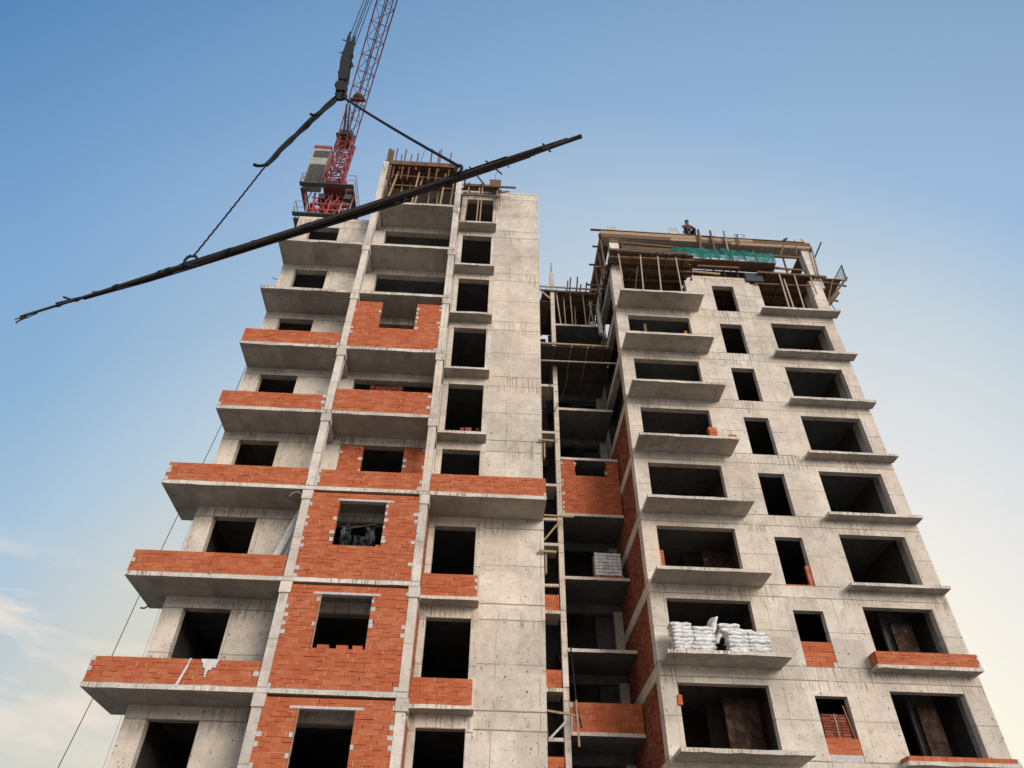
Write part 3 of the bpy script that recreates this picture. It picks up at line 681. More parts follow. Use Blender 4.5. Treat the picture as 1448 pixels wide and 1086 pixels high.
# --- rear tower: right bay deck
t = deck((12.3, 26, 30.1), 'brown shuttering deck spanning behind the top blank wall of the rear tower', 10.7, 14.2, 24.75, 29.4, 30.10, .25, 'x', .004, 'ply', .04, 6)
MB().bar((10.6, 24.35, 31.0), (15.3, 24.35, 30.95), .7, .05).bar((10.6, 25.0, 31.02), (15.0, 25.0, 30.98), .4, .05).build('upper_board', M['ply'], t)
t = deck((16, 24.6, 30.3), 'dark shutter deck over the right top opening of the rear tower', 14.35, 17.8, 24.3, 27.6, 30.42, .3, 'x', .03, 'ply', .035, 4)
MB().bar((14.2, 24.2, 30.36), (17.95, 24.2, 30.28), .07, .13).build('edge_board', M['timber'], t)
MB().bar((13.9, 24.3, 29.52), (17.0, 24.3, 29.58), .05, .07).build('rail', M['ply'], t)
MB().box(13.55, 14.5, 24.32, 25.0, 29.75, 30.4).build('dark_sheet', M['tarp'], t)
MB().box(14.2, 17.0, 26.6, 26.66, zr(8)+.15, 29.5).build('back_board', M['ply'], t)
props([((15.27, 24.2, zr(8)+.10), (15.38, 24.2, 30.3)), ((15.52, 24.22, zr(8)+.10), (15.56, 24.22, 29.9)), ((16.05, 24.2, zr(8)+.10), (16.2, 24.2, 30.3)), ((17.1, 24.25, zr(8)+1.7), (17.08, 24.25, 30.3))], .06, 'at the right top opening of the rear tower', 'props at the right top opening', 'prop')
# --- rear tower: top ring beam
t = thing('beam_formwork', (11.9, 24.6, 32.8), 'long pale timber beam mould round the very top of the rear tower', 'formwork')
for a, b, z, h, o_, m in ((5.95, 8.6, 33.20, .27, .12, 'pale'), (8.58, 11.7, 33.19, .27, .13, 'pale'), (5.95, 9.9, 32.92, .26, .11, 'timber'), (9.88, 11.6, 32.92, .25, .12, 'pale'), (11.68, 14.6, 33.17, .25, .10, 'pale'), (14.58, 17.85, 33.16, .24, .11, 'timber'), (11.58, 13.3, 32.92, .24, .10, 'timber'), (13.3, 17.8, 32.91, .23, .09, 'pale')):
    MB().bar((a, W2-o_, z), (b, W2-o_-.01, z+rnd.uniform(-.015, .015)), .04, h).build('front_board', M[m], t)
MB().bar((5.4, W2-.1, 33.42), (12.5, W2-.1, 33.38), .12, .05).bar((12.3, W2-.1, 33.36), (17.6, W2-.1, 33.34), .1, .04).build('top_plank', M['timber'], t)
MB().box(5.98, 17.8, W2-.09, W2+.62, 32.78, 32.82).build('soffit_board', M['galv'], t)
MB().box(5.96, 17.75, W2+.62, W2+.66, 32.8, 33.3).build('rear_board', M['ply'], t)
MB().bar((5.98, W2, 33.08), (5.98, 33, 33.08), .05, .54).build('side_board', M['timber'], t)
MB().box(6.0, 6.5, W2+.66, 33, 32.78, 32.82).build('soffit_board', M['ply'], t)
MB().bar((17.86, W2-.1, 33.0), (17.86, 33, 33.0), .05, .56).build('side_board', M['pale'], t)
MB().box(17.3, 17.83, W2+.66, 33, 32.78, 32.82).build('soffit_board', M['ply'], t)
mb = MB()
for y in (24.9, 26.2, 27.7, 29.3, 31): mb.bar((5.55, y, 32.7), (6.6, y, 32.7), .07, .09)
for y in (24.9, 26.2, 27.7): mb.bar((5.5, y, 30.9), (6.5, y, 30.9), .07, .09)
mb.build('outrigger', M['timber'], t)
MB().bar((17.86, W2-.15, 32.9), (17.6, W2-.1, 30.2), .06, .09, up=(0, 1, 0)).build('side_batten', M['pale'], t)
MB().bar((5.92, W2+.1, 33.3), (6.1, W2+.3, 30.0), .08, .2, up=(0, 1, 0)).bar((5.95, W2+.9, 32.9), (6.05, W2+.9, 30.0), .06, .2, up=(0, 1, 0)).bar((5.95, 26.5, 32.9), (6.05, 26.6, 30.0), .06, .2, up=(0, 1, 0)).build('side_batten', M['timber'], t)
for i, (a, b, w) in enumerate((((11.36, 24.15, 31.45), (11.52, 24.15, 33.75), .12), ((12.16, 24.15, 31.6), (12.2, 24.15, 33.75), .09), ((12.9, 24.15, 31.6), (12.99, 24.15, 33.8), .08), ((13.66, 24.15, 32.35), (13.7, 24.15, 33.5), .07), ((15.8, 24.15, 31.85), (16.2, 24.15, 32.75), .09), ((16.72, 24.15, 31.9), (16.9, 24.15, 32.75), .06))):
    pole('timber_stake', a, b, w, '%s upright batten from the left nailed over the green netting and beam mould' % ORD[i], 'batten', 'battens on the beam mould', 'timber' if i != 2 else 'pale')
for i, (a, b, m, lab) in enumerate((((12.3, 24.3, 30.97), (15.2, 24.3, 30.97), 'redply', 'long reddish plank running just under the green netting'), ((14.15, 24.15, 31.85), (16.85, 24.15, 31.74), 'timber', 'brown plank crossing the right end of the green netting'), ((15.3, 24.3, 30.98), (16.15, 24.3, 30.84), 'redply', 'short reddish plank above the right top shutter deck'), ((10.9, 24.1, 30.95), (12.6, 24.2, 31.05), 'timber', 'brown plank below the left part of the green netting'), ((10.7, 24.35, 30.3), (12.2, 24.35, 30.2), 'pale', 'pale thin plank lying over the top blank wall of the rear tower'), ((7.0, 24.2, 31.75), (9.9, 24.2, 31.78), 'timber', 'brown rail left of the green netting under the beam mould'))):
    tag(MB().bar(a, b, .06, .13).build('plank', M[m], origin=a), lab, 'plank')
for i, (a, b) in enumerate((((10.9, 24.8, 30.06), (10.85, 24.8, 32.78)), ((12.1, 24.8, 30.06), (12.15, 24.8, 32.78)), ((13.4, 24.8, 30.06), (13.4, 24.8, 32.78)), ((16.3, 24.9, 30.45), (16.4, 24.9, 32.78)), ((8.0, 25.0, 30.66), (8.0, 25.0, 32.78)), ((9.2, 25.0, 30.66), (9.2, 25.0, 32.78)))):
    pole('timber_prop', a, b, .08, '%s short timber prop from the left under the top beam mould of the rear tower' % ORD[sorted([10.9, 12.1, 13.4, 16.3, 8.0, 9.2]).index(a[0])], 'prop', 'props under the beam mould', 'timber')
props([((x, 24.5+.25*(i % 3), 30.1 if 10.5 < x < 14.3 else 30.7), (x+(.35 if i % 2 else -.2), 24.5+.2*(i % 3), 32.75)) for i, x in enumerate((7.3, 8.5, 9.7, 11.4, 12.7, 13.0, 14.7, 15.4))], .055, 'slanting behind the green netting', 'slanting props behind the netting', 'timber')
for i, (a, b, lab) in enumerate((((6.3, 24.0, 32.05), (9.9, 24.1, 31.98), 'upper thin board left of the green netting'), ((6.4, 24.6, 32.45), (10.4, 24.6, 32.4), 'highest dim board left of the green netting, close under the beam mould'), ((10.2, 24.9, 30.55), (14.4, 24.9, 30.5), 'dim long board low behind the blank wall top of the rear tower'), ((14.6, 24.6, 31.3), (17.2, 24.6, 31.25), 'dim board right of the netting near the right top column'), ((11.0, 24.2, 30.62), (13.3, 24.25, 30.7), 'tilted board just above the blank wall top of the rear tower'))):
    tag(MB().bar(a, b, .05, .12).build('plank', M['ply' if i % 2 else 'timber'], origin=a), lab, 'plank')
def net(name, label, x0, x1, z0, z1, y):
    mb = MB(); n, m = 22, 6; r = random.Random(int(x0*7))
    for s_ in (0, 1):
        for j in range(m+1):
            for i in range(n+1):
                fx, fz = i/n, j/m
                x = x0+(x1-x0)*fx; z = z0+(z1-z0)*fz-.05*math.sin(fx*math.pi*2.3+x0)**2*(1-fz)+.03*math.sin(fx*7+x0)*fz
                mb.v.append((x, y+.02*math.sin(fx*23+fz*3)+.03*math.sin(fz*5+fx*4)+s_*.006, z))
    k = (n+1)*(m+1)
    for s_ in (0, 1):
        for j in range(m):
            for i in range(n):
                a = s_*k+j*(n+1)+i; q = (a, a+1, a+n+2, a+n+1)
                mb.f.append(q if s_ == 0 else q[::-1]); mb.sm.append(True)
    return tag(mb.build(name, M['net'], origin=(x0, y, z0)), label, 'netting', 'green safety netting')
net('safety_net', 'left sheet of green safety netting hung under the beam mould', 9.75, 12.35, 31.12, 31.9, 24.0)
net('safety_net', 'middle sheet of green safety netting hung under the beam mould', 12.4, 13.7, 31.1, 31.95, 24.02)
net('safety_net', 'right drooping sheet of green safety netting near the right column', 13.6, 15.3, 30.95, 31.75, 23.96)
tag(MB().box(6.9, 9.75, 23.46, 23.475, 30.76, 30.80).build('safety_net', M['net'], origin=(6.9, 23.5, 30.78)), 'thin rolled strip of green netting on the left deck edge', 'netting', 'green safety netting')
# --- cantilever scaffold on the right
t = thing('bracket_scaffold', (18.4, 25, 29), 'small bracket scaffold hanging off the right side of the rear tower', 'scaffold')
MB().box(17.8, 19.2, 24.8, 26.2, 30.86, 30.92).build('platform', M['timber'], t)
for y in (24.9, 26.0): MB().bar((17.75, y, 28.7), (19.65, y, 31.2), .09, .12).bar((17.7, y, 30.8), (19.4, y, 30.45), .07, .09).bar((17.9, y, 28.9), (18.7, y, 30.8), .16, .05).build('bracket', M['timber'], t)
MB().tube([(18.1, 24.9, 29.6), (18.15, 24.9, 28.7), (18.3, 24.9, 28.3)], .02, 5).build('loose_wire', M['steel'], t)
fr = MB(); P0 = [(18.85, 25, 30.95), (19.74, 25, 32.4), (19.72, 25.1, 31.2)]
for i in range(3): fr.bar(P0[i], P0[(i+1) % 3], .05, .05)
pn = fr.build('guard_frame', M['steel'], t)
mp = MB(); mp.v += [tuple(p) for p in P0]+[(p[0], p[1]+.01, p[2]) for p in P0]; mp.f += [(0, 1, 2), (5, 4, 3)]; mp.sm += [False, False]
mp.build('wire_mesh', M['wire'], pn)
pole('timber_stake', (18.1, 24.6, 32.5), (18.8, 24.6, 33.85), .08, 'dark loose batten jutting off the right end of the beam mould', 'batten', None, 'steel')
# --- roof clutter
t = thing('rebar_cage', (14.0, 24.7, 33.35), 'small wire rebar cage standing on the beam mould right of the worker', 'rebar')
mb = MB()
for x in (13.75, 14.3):
    for y in (24.5, 24.8): mb.tube([(x, y, 33.3), (x+.05, y, 34.05)], .012, 5)
for z in (33.6, 34.05):
    mb.tube([(13.78, 24.5, z), (14.33, 24.5, z), (14.33, 24.8, z), (13.78, 24.8, z), (13.78, 24.5, z)], .012, 5)
mb.tube([(13.78, 24.5, 33.4), (14.33, 24.5, 34.0)], .012, 5)
mb.build('bars', M['rust'], t)
mb = MB()
for i in range(7): mb.tube([(13.15+i*.07, 24.7, 33.3), (13.12+i*.09, 24.7, 33.85+rnd.uniform(-.1, .25))], .01, 5)
tag(mb.build('starter_bars', M['rust'], origin=(13.3, 24.7, 33.3)), 'loose fan of thin rebar between the worker and the rebar cage', 'rebar')
tag(MB().blob((10.78, 24.55, 33.62), (.17, .17, .24), 12, 8).tube([(10.78, 24.4, 33.84), (10.78, 24.4, 33.9)], .06, 8).build('plastic_jug', M['paint'], origin=(10.78, 24.55, 33.38)), 'round white plastic jug beside the crouching worker', 'jug')
for i, (x, r_) in enumerate(((17.3, .16), (17.62, .19))):
    q = random.Random(i+5)
    tag(MB().blob((x, 24.6, 33.7), (r_, r_, .26), 9, 7, lambda p: p*q.uniform(.82, 1.12)).build('sack', M['sack' if i == 0 else 'pale'], origin=(x, 24.6, 33.4)), ('white' if i == 0 else 'tan')+' bundled sack on the top right corner of the rear tower', 'sack')

# ================================================================== cement sacks on the balcony
def sack_mesh(L, D, H, seed):
    r = random.Random(seed); n, m, l = 10, 6, 5; mb = MB()
    g = {}
    def pt(i, j, k):
        u, v, w = i/n*2-1, j/m*2-1, k/l*2-1
        e = 1-.10*(abs(u)**4)*0; prof = (1-abs(u)**7*.42)*(1-abs(v)**6*.25)
        x = u*L/2*(1-.05*abs(w)); y = v*D/2*(1-.10*w*w); z = H/2*w*prof
        return (x+r.uniform(-.008, .008), y+r.uniform(-.01, .01), z+r.uniform(-.010, .010)+H/2+.014*math.sin(u*5+v*3+seed))
    def idx(i, j, k):
        if (i, j, k) not in g: g[(i, j, k)] = len(mb.v); mb.v.append(pt(i, j, k))
        return g[(i, j, k)]
    for i in range(n):
        for j in range(m):
            mb.f.append((idx(i, j, l), idx(i+1, j, l), idx(i+1, j+1, l), idx(i, j+1, l)))
            mb.f.append((idx(i, j, 0), idx(i, j+1, 0), idx(i+1, j+1, 0), idx(i+1, j, 0)))
    for i in range(n):
        for k in range(l):
            mb.f.append((idx(i, 0, k), idx(i+1, 0, k), idx(i+1, 0, k+1), idx(i, 0, k+1)))
            mb.f.append((idx(i, m, k), idx(i, m, k+1), idx(i+1, m, k+1), idx(i+1, m, k)))
    for j in range(m):
        for k in range(l):
            mb.f.append((idx(0, j, k), idx(0, j, k+1), idx(0, j+1, k+1), idx(0, j+1, k)))
            mb.f.append((idx(n, j, k), idx(n, j+1, k), idx(n, j+1, k+1), idx(n, j, k+1)))
    mb.sm = [True]*len(mb.f)
    return mb
protos = [sack_mesh(.76, .46, .150, s).build('cement_sack', M['sack']) for s in range(4)]
used = set()
def sack(x, y, z, rz, tilt, label):
    i = rnd.randrange(4); o = protos[i]
    if i in used: o = protos[i].copy(); COL.objects.link(o)
    used.add(i)
    o.location = (x, y, z); o.rotation_euler = (tilt[0], tilt[1], rz)
    tag(o, label, 'sack', 'white cement sacks stacked on the balcony')
zb = zr(2)+.12
for cx, n, nm in ((7.08, 8, 'far left column'), (7.79, 7, 'second column from the left'), (8.95, 6, 'third column from the left'), (9.64, 6, 'far right column')):
    for i in range(n):
        p = 'at the bottom' if i == 0 else 'at the top' if i == n-1 else ORD[i]+' from the bottom'
        sx = rnd.uniform(-.035, .035) + (.0 if i < n-1 else -.08 if cx < 7.3 else 0)
        sack(cx+sx, 23.72+rnd.uniform(-.04, .04), zb+i*.131, rnd.uniform(-.06, .06), (0, rnd.uniform(-.02, .02), 0), 'white cement sack %s in the %s of sacks' % (p, nm))
sack(8.30, 24.0, zb+1.06, .25, (.15, -1.2, 0), 'white cement sack standing on end over the gap between the stacks')
sack(8.47, 24.05, zb+.78, .2, (.2, -1.05, 0), 'white cement sack leaning against the back of the upended sack')
sack(8.80, 23.92, zb+.85, .1, (0, -.06, 0), 'white cement sack lying loose just right of the upended sack')
sack(8.78, 23.9, zb+1.0, -.08, (0, .03, 0), 'white cement sack topping the loose pile right of the upended sack')
sack(9.22, 23.9, zb+.82, -.1, (0, .1, 0), 'white cement sack lying flat near the middle of the right stack top')

# ================================================================== bricks, timbers and odds and ends
def brickpack(label, x0, x1, y0, y1, z0, nz, mat='brick', ch=.15, ncol=4, ny=2, seed=1, name='brick_stack'):
    r = random.Random(seed); mb = MB(); w = (x1-x0)/ncol; d = (y1-y0)/ny
    for k in range(nz):
        for i in range(ncol):
            for j in range(ny):
                if k == nz-1 and r.random() < .3: continue
                a = x0+i*w+r.uniform(-.015, .015); mb.box(a+.006, a+w-.006, y0+j*d+r.uniform(-.02, .01), y0+(j+1)*d-.01, z0+k*ch, z0+(k+1)*ch-.008)
    return tag(mb.build(name, M[mat], origin=((x0+x1)/2, (y0+y1)/2, z0)), label, 'bricks')
brickpack('dark brick pile inside the right bay window above the long brick parapet', -.98, -.16, 20.5, 20.9, zl(7)+.15, 4, 'brickd', .19, 6, 2, 3)
brickpack('low brick pile behind the middle bay parapet of the nearer tower', -4.3, -3.1, 20.4, 20.7, zl(7)+.15, 13, 'brickd', .19, 6, 1, 4)
brickpack('orange brick stack at the right end of a rear tower opening', 9.6, 9.95, 23.9, 24.15, zr(5)+.12, 7, 'brick', .14, 1, 1, 5)
brickpack('pair of orange bricks on the bare edge of a rear tower balcony', 10.18, 10.5, 23.3, 23.45, zr(5)+.12, 1, 'brick', .15, 2, 1, 9)
brickpack('dim brick pile in the left opening of a rear tower floor', 8.0, 8.55, 24.5, 24.9, zr(4)+.14, 4, 'brickd', .14, 3, 2, 6)
brickpack('long low dark brick pile right of the dim pile in the same rear tower opening', 8.8, 9.8, 24.8, 25.1, zr(4)+.14, 4, 'brickd', .14, 5, 2, 12)
brickpack('single orange brick in the corner of a right bay rear tower opening', 14.22, 14.40, 24.15, 24.3, zr(5)+.10, 1, 'brick', .2, 1, 1, 14)
brickpack('two orange bricks lying in the lowest visible left bay opening', 7.6, 8.1, 24.3, 24.5, zr(1)+.14, 1, 'brick', .1, 2, 1, 15)
t = thing('tile_stack', (12.1, 24.7, zr(1)+.9), 'stack of thin red clay blocks strapped inside the lowest slim window', 'bricks')
mb = MB()
for k in range(9):
    for i in range(3): mb.box(11.6+i*.3, 11.89+i*.3, 24.5+rnd.uniform(-.01, .02), 24.9, zr(1)+.87+k*.085, zr(1)+.87+k*.085+.07)
mb.build('blocks', M['brickd'], t)
MB().box(12.02, 12.06, 24.48, 24.495, zr(1)+.87, zr(1)+1.63).build('strap', M['pale'], t)
tag(MB().bar((12.52, 24.45, zr(1)+.87), (12.42, 24.5, zr(1)+1.9), .05, .05).build('timber_batten', M['redply'], origin=(12.5, 24.45, zr(1)+.87)), 'slanting reddish batten beside the strapped clay blocks', 'batten')
# wrapped block pallet on a stair landing
zt = zr(3)+1.62
t = thing('block_pallet', (5.5, 27.7, zt), 'pallet of pale grey blocks in eight rows on a stair landing', 'pallet')
mb = MB()
for k in range(7):
    for i in range(6): mb.box(4.95+i*.185, 5.125+i*.185, 27.5+rnd.uniform(-.012, .012), 27.95, zt+.2+k*.15, zt+.2+k*.15+.125)
mb.build('blocks', M['sack'], t)
MB().box(4.92, 5.15, 27.48, 27.9, zt, zt+.18).box(5.2, 5.8, 27.52, 27.9, zt+.12, zt+.18).box(5.86, 6.12, 27.48, 27.9, zt, zt+.18).build('base', M['brick'], t)
MB().tube([(4.85, 27.6, zt+1.27), (5.2, 27.5, zt+1.36), (5.6, 27.55, zt+1.29), (6.05, 27.6, zt+1.26)], .025, 5).build('strap', M['tarp'], t)
# leaning planks in the left bay
for i, (a, b, w, m) in enumerate((((-6.15, 19.55, zl(5)+.15), (-5.5, 19.6, 11.75), .20, 'cement'), ((-5.75, 19.6, zl(5)+.15), (-5.42, 19.65, 11.5), .14, 'cement'), ((-5.62, 19.5, zl(5)+.15), (-5.42, 19.5, 11.0), .10, 'ply'))):
    tag(MB().bar(a, b, w, .04, up=(0, 1, 0)).build('leaning_plank', M[m], origin=a), ('widest grey plank leaning', 'middle grey plank leaning', 'short dark plank leaning')[i]+' against the left column behind a brick parapet', 'plank', 'planks leaning behind the parapet')
# braces between the towers
for a, b, m, lab in (((2.0, 26.9, 16.42), (4.05, 26.9, 16.38), 'pale', 'upper pale timber spanning from the blank wall past the thin core column'), ((2.75, 27.0, 15.25), (3.5, 27.0, 16.25), 'pale', 'upper slanting pale brace in the narrow stair bay'), ((2.72, 26.9, 8.38), (3.88, 26.9, 8.22), 'pale', 'lower pale timber crossing the thin core column beside the brick landing'), ((3.8, 26.85, 8.75), (3.84, 26.85, 7.2), 'pale', 'upright pale stick hanging in front of the brick landing'), ((2.76, 27.0, 7.4), (3.42, 27.0, 8.05), 'cement', 'lower slanting pale brace in the narrow stair bay'), ((2.72, 27.0, 8.3), (2.76, 27.0, 7.4), 'timber', 'short orange upright batten on the edge of the narrow stair bay')):
    tag(MB().bar(a, b, .07, .07, up=(0, 1, 0)).build('timber_brace', M[m], origin=a), lab, 'brace', 'braces in the stair bay')
for x, z, lab in ((2.08, 10.6, 'small pale block fixed high on the right edge of the blank wall'), (2.10, 14.9, 'thin pale strip on the right edge of the blank wall')):
    tag(MB().box(x, x+.05, W1-.05, W1+.1, z-.35, z+.35).bar((x-.2, W1-.1, z+.36), (x+.35, W1-.1, z+.34), .05, .07).build('timber_cleat', M['pale'], origin=(x, W1, z)), lab, 'cleat')
tag(MB().tube([(3.72, 27.15, 10.8), (3.80, 27.15, 9.6), (3.84, 27.15, 8.8), (4.0, 27.15, 7.9)], .03, 6).build('drain_pipe', M['steel'], origin=(3.8, 27.15, 8)), 'thin dark pipe hanging beside the core column', 'pipe')
for i, (a, b) in enumerate((((2.25, 27.2, 19.0), (2.6, 27.2, 23.4)), ((3.3, 27.1, 22.2), (4.2, 27.1, 25.3)), ((3.0, 27.2, 26.6), (3.2, 27.2, 23.6)))):
    m_ = [(a[0]+(b[0]-a[0])*t+.15*math.sin(math.pi*t), a[1], a[2]+(b[2]-a[2])*t) for t in (0, .25, .5, .75, 1)]
    tag(MB().tube(m_, .02, 5).build('loose_cable', M['cable'], origin=a), '%s loose black cable drooping in the upper stair bay' % ('left', 'right', 'middle')[i], 'cable', 'loose cables in the stair bay')
# crumpled dark sheeting in the upper brick window
def crumple(x0, x1, y, z0, z1, seed):
    r = random.Random(seed); mb = MB(); n, m = 7, 6
    P = [[(x0+(x1-x0)*i/n+r.uniform(-.04, .04), y+r.uniform(-.1, .1), z0+(z1-z0)*j/m+r.uniform(-.05, .05)) for i in range(n+1)] for j in range(m+1)]
    for s_ in (0, .02):
        b0 = len(mb.v)
        for row in P: mb.v += [(x, yy+s_, z) for x, yy, z in row]
        for j in range(m):
            for i in range(n):
                a = b0+j*(n+1)+i; q = (a, a+1, a+n+2, a+n+1); mb.f.append(q if s_ == 0 else q[::-1]); mb.sm.append(False)
    return mb
mb = crumple(-4.12, -3.82, 19.35, 10.3, 11.05, 1)
mb2 = crumple(-3.75, -3.35, 19.45, 10.3, 10.85, 2); mb3 = crumple(-3.4, -3.1, 19.35, 10.4, 11.1, 3)
for X in (mb2, mb3):
    i0 = len(mb.v); mb.v += X.v; mb.f += [tuple(i0+t for t in f) for f in X.f]; mb.sm += X.sm
mb.bar((-4.2, 19.4, 11.12), (-2.85, 19.4, 11.2), .03, .03).bar((-3.95, 19.3, 11.0), (-3.1, 19.35, 11.22), .05, .03).bar((-4.0, 19.4, 11.05), (-3.9, 19.4, 11.35), .03, .03)
mb.bar((-4.2, 19.4, 10.28), (-2.84, 19.4, 10.28), .02, .03)
tag(mb.build('plastic_sheeting', M['tarp'], origin=(-3.6, 19.4, 10.27)), 'crumpled dark plastic sheeting hung in a brick infill window', 'sheeting')
brickpack('few orange bricks on the sill under the plastic sheeting', -3.12, -2.86, 19.0, 19.12, zl(5)+1.175, 1, 'brick', .1, 2, 1, 21)
# hanging brick plumb line
t = thing('plumb_line', (6.55, 23.2, 7.6), 'orange brick hanging on a string from the sack balcony', 'plumb line')
MB().tube([(6.57, F2-.02, 9.28), (6.56, F2-.04, 8.6), (6.55, F2-.04, 7.8)], .007, 5).build('string', M['cable'], t)
MB().box(6.48, 6.63, F2-.12, F2+.02, 7.52, 7.82).build('brick', M['brick'], t)
for x, h, lab in ((7.37, .62, 'taller wooden post standing on the second balcony from the top'), (9.27, .28, 'short orange stub standing on the second balcony from the top')):
    tag(MB().box(x-.06, x+.06, 23.36, 23.48, zr(7)+.12, zr(7)+.12+h).box(x-.07, x+.07, 23.35, 23.49, zr(7)+.121+h, zr(7)+.14+h).build('wooden_post', M['timber' if h > .5 else 'brick'], origin=(x, 23.4, zr(7)+.12)), lab, 'post')
# guy cables left of the nearer tower
tag(MB().tube([(-8.9, 22.5, 28.0), (-9.96, 22.5, 20.2), (-10.10, 22.5, 17.17), (-10.5, 22.5, 12.98), (-10.76, 22.5, 10.2), (-10.99, 22.5, 6.87), (-11.2, 22.5, 5.07), (-12.0, 22.5, GZ)], .013, 6).build('guy_cable', M['cable'], origin=(-8.9, 22.5, 28)), 'long dark cable running down the left side of the nearer tower', 'cable')
tag(MB().tube([(-8.9, 22.9, 25.5), (-9.9, 22.9, 19.8), (-10.05, 22.9, 16.5), (-10.1, 22.9, 15.4), (-10.15, 22.9, 11.5), (-10.2, 22.9, GZ)], .005, 6).build('guy_cable', M['cable'], origin=(-8.9, 22.9, 25.5)), 'thinner cable close beside the long cable, nearer the wall', 'cable')

# ================================================================== tower crane
def bend0(a, b): return [Vector(a).lerp(Vector(b), i/6)+Vector((0, 0, -.25*math.sin(math.pi*i/6))) for i in range(7)]
cr = thing('tower_crane', (-10.45, 26.5, GZ), 'red lattice tower crane with luffing jib behind the nearer tower', 'crane')
def lattice(mb, a, b, wa, wb, n, ch=.09, br=.05, tri=False):
    a, b = Vector(a), Vector(b); d = (b-a).normalized()
    side = d.cross(Vector((0, 0, 1)))
    side = Vector((1, 0, 0)) if side.length < .1 else side.normalized(); up = side.cross(d).normalized()
    def ring(t):
        c = a.lerp(b, t); w = wa+(wb-wa)*t
        if tri: return [c-side*w/2-up*w*.4, c+side*w/2-up*w*.4, c+up*w*.55]
        return [c-side*w/2-up*w/2, c+side*w/2-up*w/2, c+side*w/2+up*w/2, c-side*w/2+up*w/2]
    R = [ring(i/n) for i in range(n+1)]; m = len(R[0])
    for k in range(m): mb.tube([R[0][k], R[n][k]], ch/2, 6)
    for i in range(n):
        for k in range(m):
            k2 = (k+1) % m
            mb.tube([R[i][k], R[i][k2]], br/2, 5)
            A, B_ = (R[i][k], R[i+1][k2]) if i % 2 else (R[i][k2], R[i+1][k])
            mb.tube([A, B_], br/2, 5)
    return mb
lattice(MB(), (-10.4, 27.2, GZ), (-10.4, 27.2, 38.6), 1.4, 1.4, 18, .15, .08).build('mast', M['red'], cr)
lp = MB().box(-12.3, -8.9, 25.30, 25.60, 36.64, 36.72).box(-12.3, -12.0, 25.75, 27.6, 36.62, 36.72).build('lower_platform', M['grate'], cr)
mb = MB()
for z in (37.2, 37.8): mb.tube([(-12.3, 25.3, z), (-11.5, 25.3, z)], .025, 5).tube([(-12.3, 25.3, z), (-12.3, 27.6, z)], .025, 5).tube([(-9.5, 25.3, z), (-8.9, 25.3, z)], .025, 5)
for x, y in ((-12.3, 25.3), (-12.3, 26.5), (-12.3, 27.6), (-11.5, 25.3), (-8.9, 25.3), (-9.5, 25.3)): mb.tube([(x, y, 36.7), (x, y, 37.8)], .025, 5)
mb.build('railing', M['galv'], lp)
mb = MB()
for x0, x1 in ((-11.35, -12.15), (-11.2, -11.5), (-10.4, -10.4), (-9.7, -9.6), (-9.3, -9.0)):
    for y in (25.8, 27.6): mb.tube([(x0, y, 36.6), (x1, y, 39.4)], .075, 6)
for i in range(4):
    for y in (25.8, 27.6):
        x = -11.35+.55*i; mb.tube([(x, y, 36.6), (x+.55, y, 38.2)], .05, 6).tube([(x+.55, y, 36.6), (x, y, 38.2)], .05, 6).tube([(x, y, 38.2), (x+.4, y, 39.4)], .05, 6).tube([(x+.5, y, 38.2), (x+.1, y, 39.4)], .04, 6)
for z in (37.6, 38.2): mb.box(-11.6, -9.1, 25.74, 25.84, z, z+.13).box(-11.6, -9.1, 27.55, 27.66, z, z+.13)
for x in (-11.55, -10.4, -9.2): mb.box(x-.06, x+.06, 25.84, 27.55, 38.2, 38.33)
mb.build('slewing_frame', M['red'], cr)
mb = MB().tube([(-10.4, 26.7, 38.4), (-10.4, 26.7, 39.0)], .75, 18).box(-11.3, -9.5, 26.2, 26.5, 39.0, 39.4).box(-11.3, -9.5, 27.0, 27.3, 39.0, 39.4)
mb.build('slewing_ring', M['rust'], cr)
mb = MB()
for a, b in (((-11.6, 25.7, 38.9), (-10.9, 25.9, 39.4)), ((-10.6, 25.6, 39.3), (-10.1, 25.7, 38.7)), ((-9.8, 25.7, 39.2), (-9.3, 25.6, 38.5)), ((-11.9, 25.6, 38.2), (-11.7, 25.7, 39.4)), ((-9.1, 25.5, 37.0), (-9.0, 25.5, 39.3))):
    mb.tube(bend0(a, b), .035, 5)
mb.build('hydraulic_hose', M['steel'], cr)
MB().blob((-11.15, 26.0, 37.3), (.22, .18, .4), 10, 7).tube([(-11.15, 26, 37.6), (-11.15, 26, 38.1)], .12, 8).build('motor', M['cement'], cr)
MB().box(-9.55, -9.1, 25.6, 26.0, 38.75, 39.25).build('electric_box', M['ballast'], cr)
MB().box(-11.2, -10.8, 25.7, 26.1, 38.8, 39.3).build('electric_box', M['ballast'], cr)
up = MB().box(-12.4, -9.0, 25.05, 25.35, 39.47, 39.55).box(-12.4, -12.05, 25.5, 27.8, 39.45, 39.55).box(-9.4, -9.0, 25.5, 27.8, 39.45, 39.55).build('upper_platform', M['grate'], cr)
mb = MB()
for z in (40.0, 40.5):
    for x in (-12.4, -9.0): mb.tube([(x, 25.05, z), (x, 27.8, z)], .025, 5)
    mb.tube([(-12.4, 25.05, z), (-11.9, 25.05, z)], .025, 5).tube([(-9.7, 25.05, z), (-9.0, 25.05, z)], .025, 5)
for x in (-12.4, -9.0):
    for y in (25.05, 26.5, 27.8): mb.tube([(x, y, 39.5), (x, y, 40.5)], .025, 5)
mb.build('railing', M['galv'], up)
MB().box(-11.0, -9.6, 25.4, 26.8, 39.6, 40.4).build('winch_house', M['red'], cr)
MB().tube([(-9.6, 26.0, 39.95), (-9.15, 26.0, 39.95)], .28, 12).build('winch_drum', M['ballast'], cr)
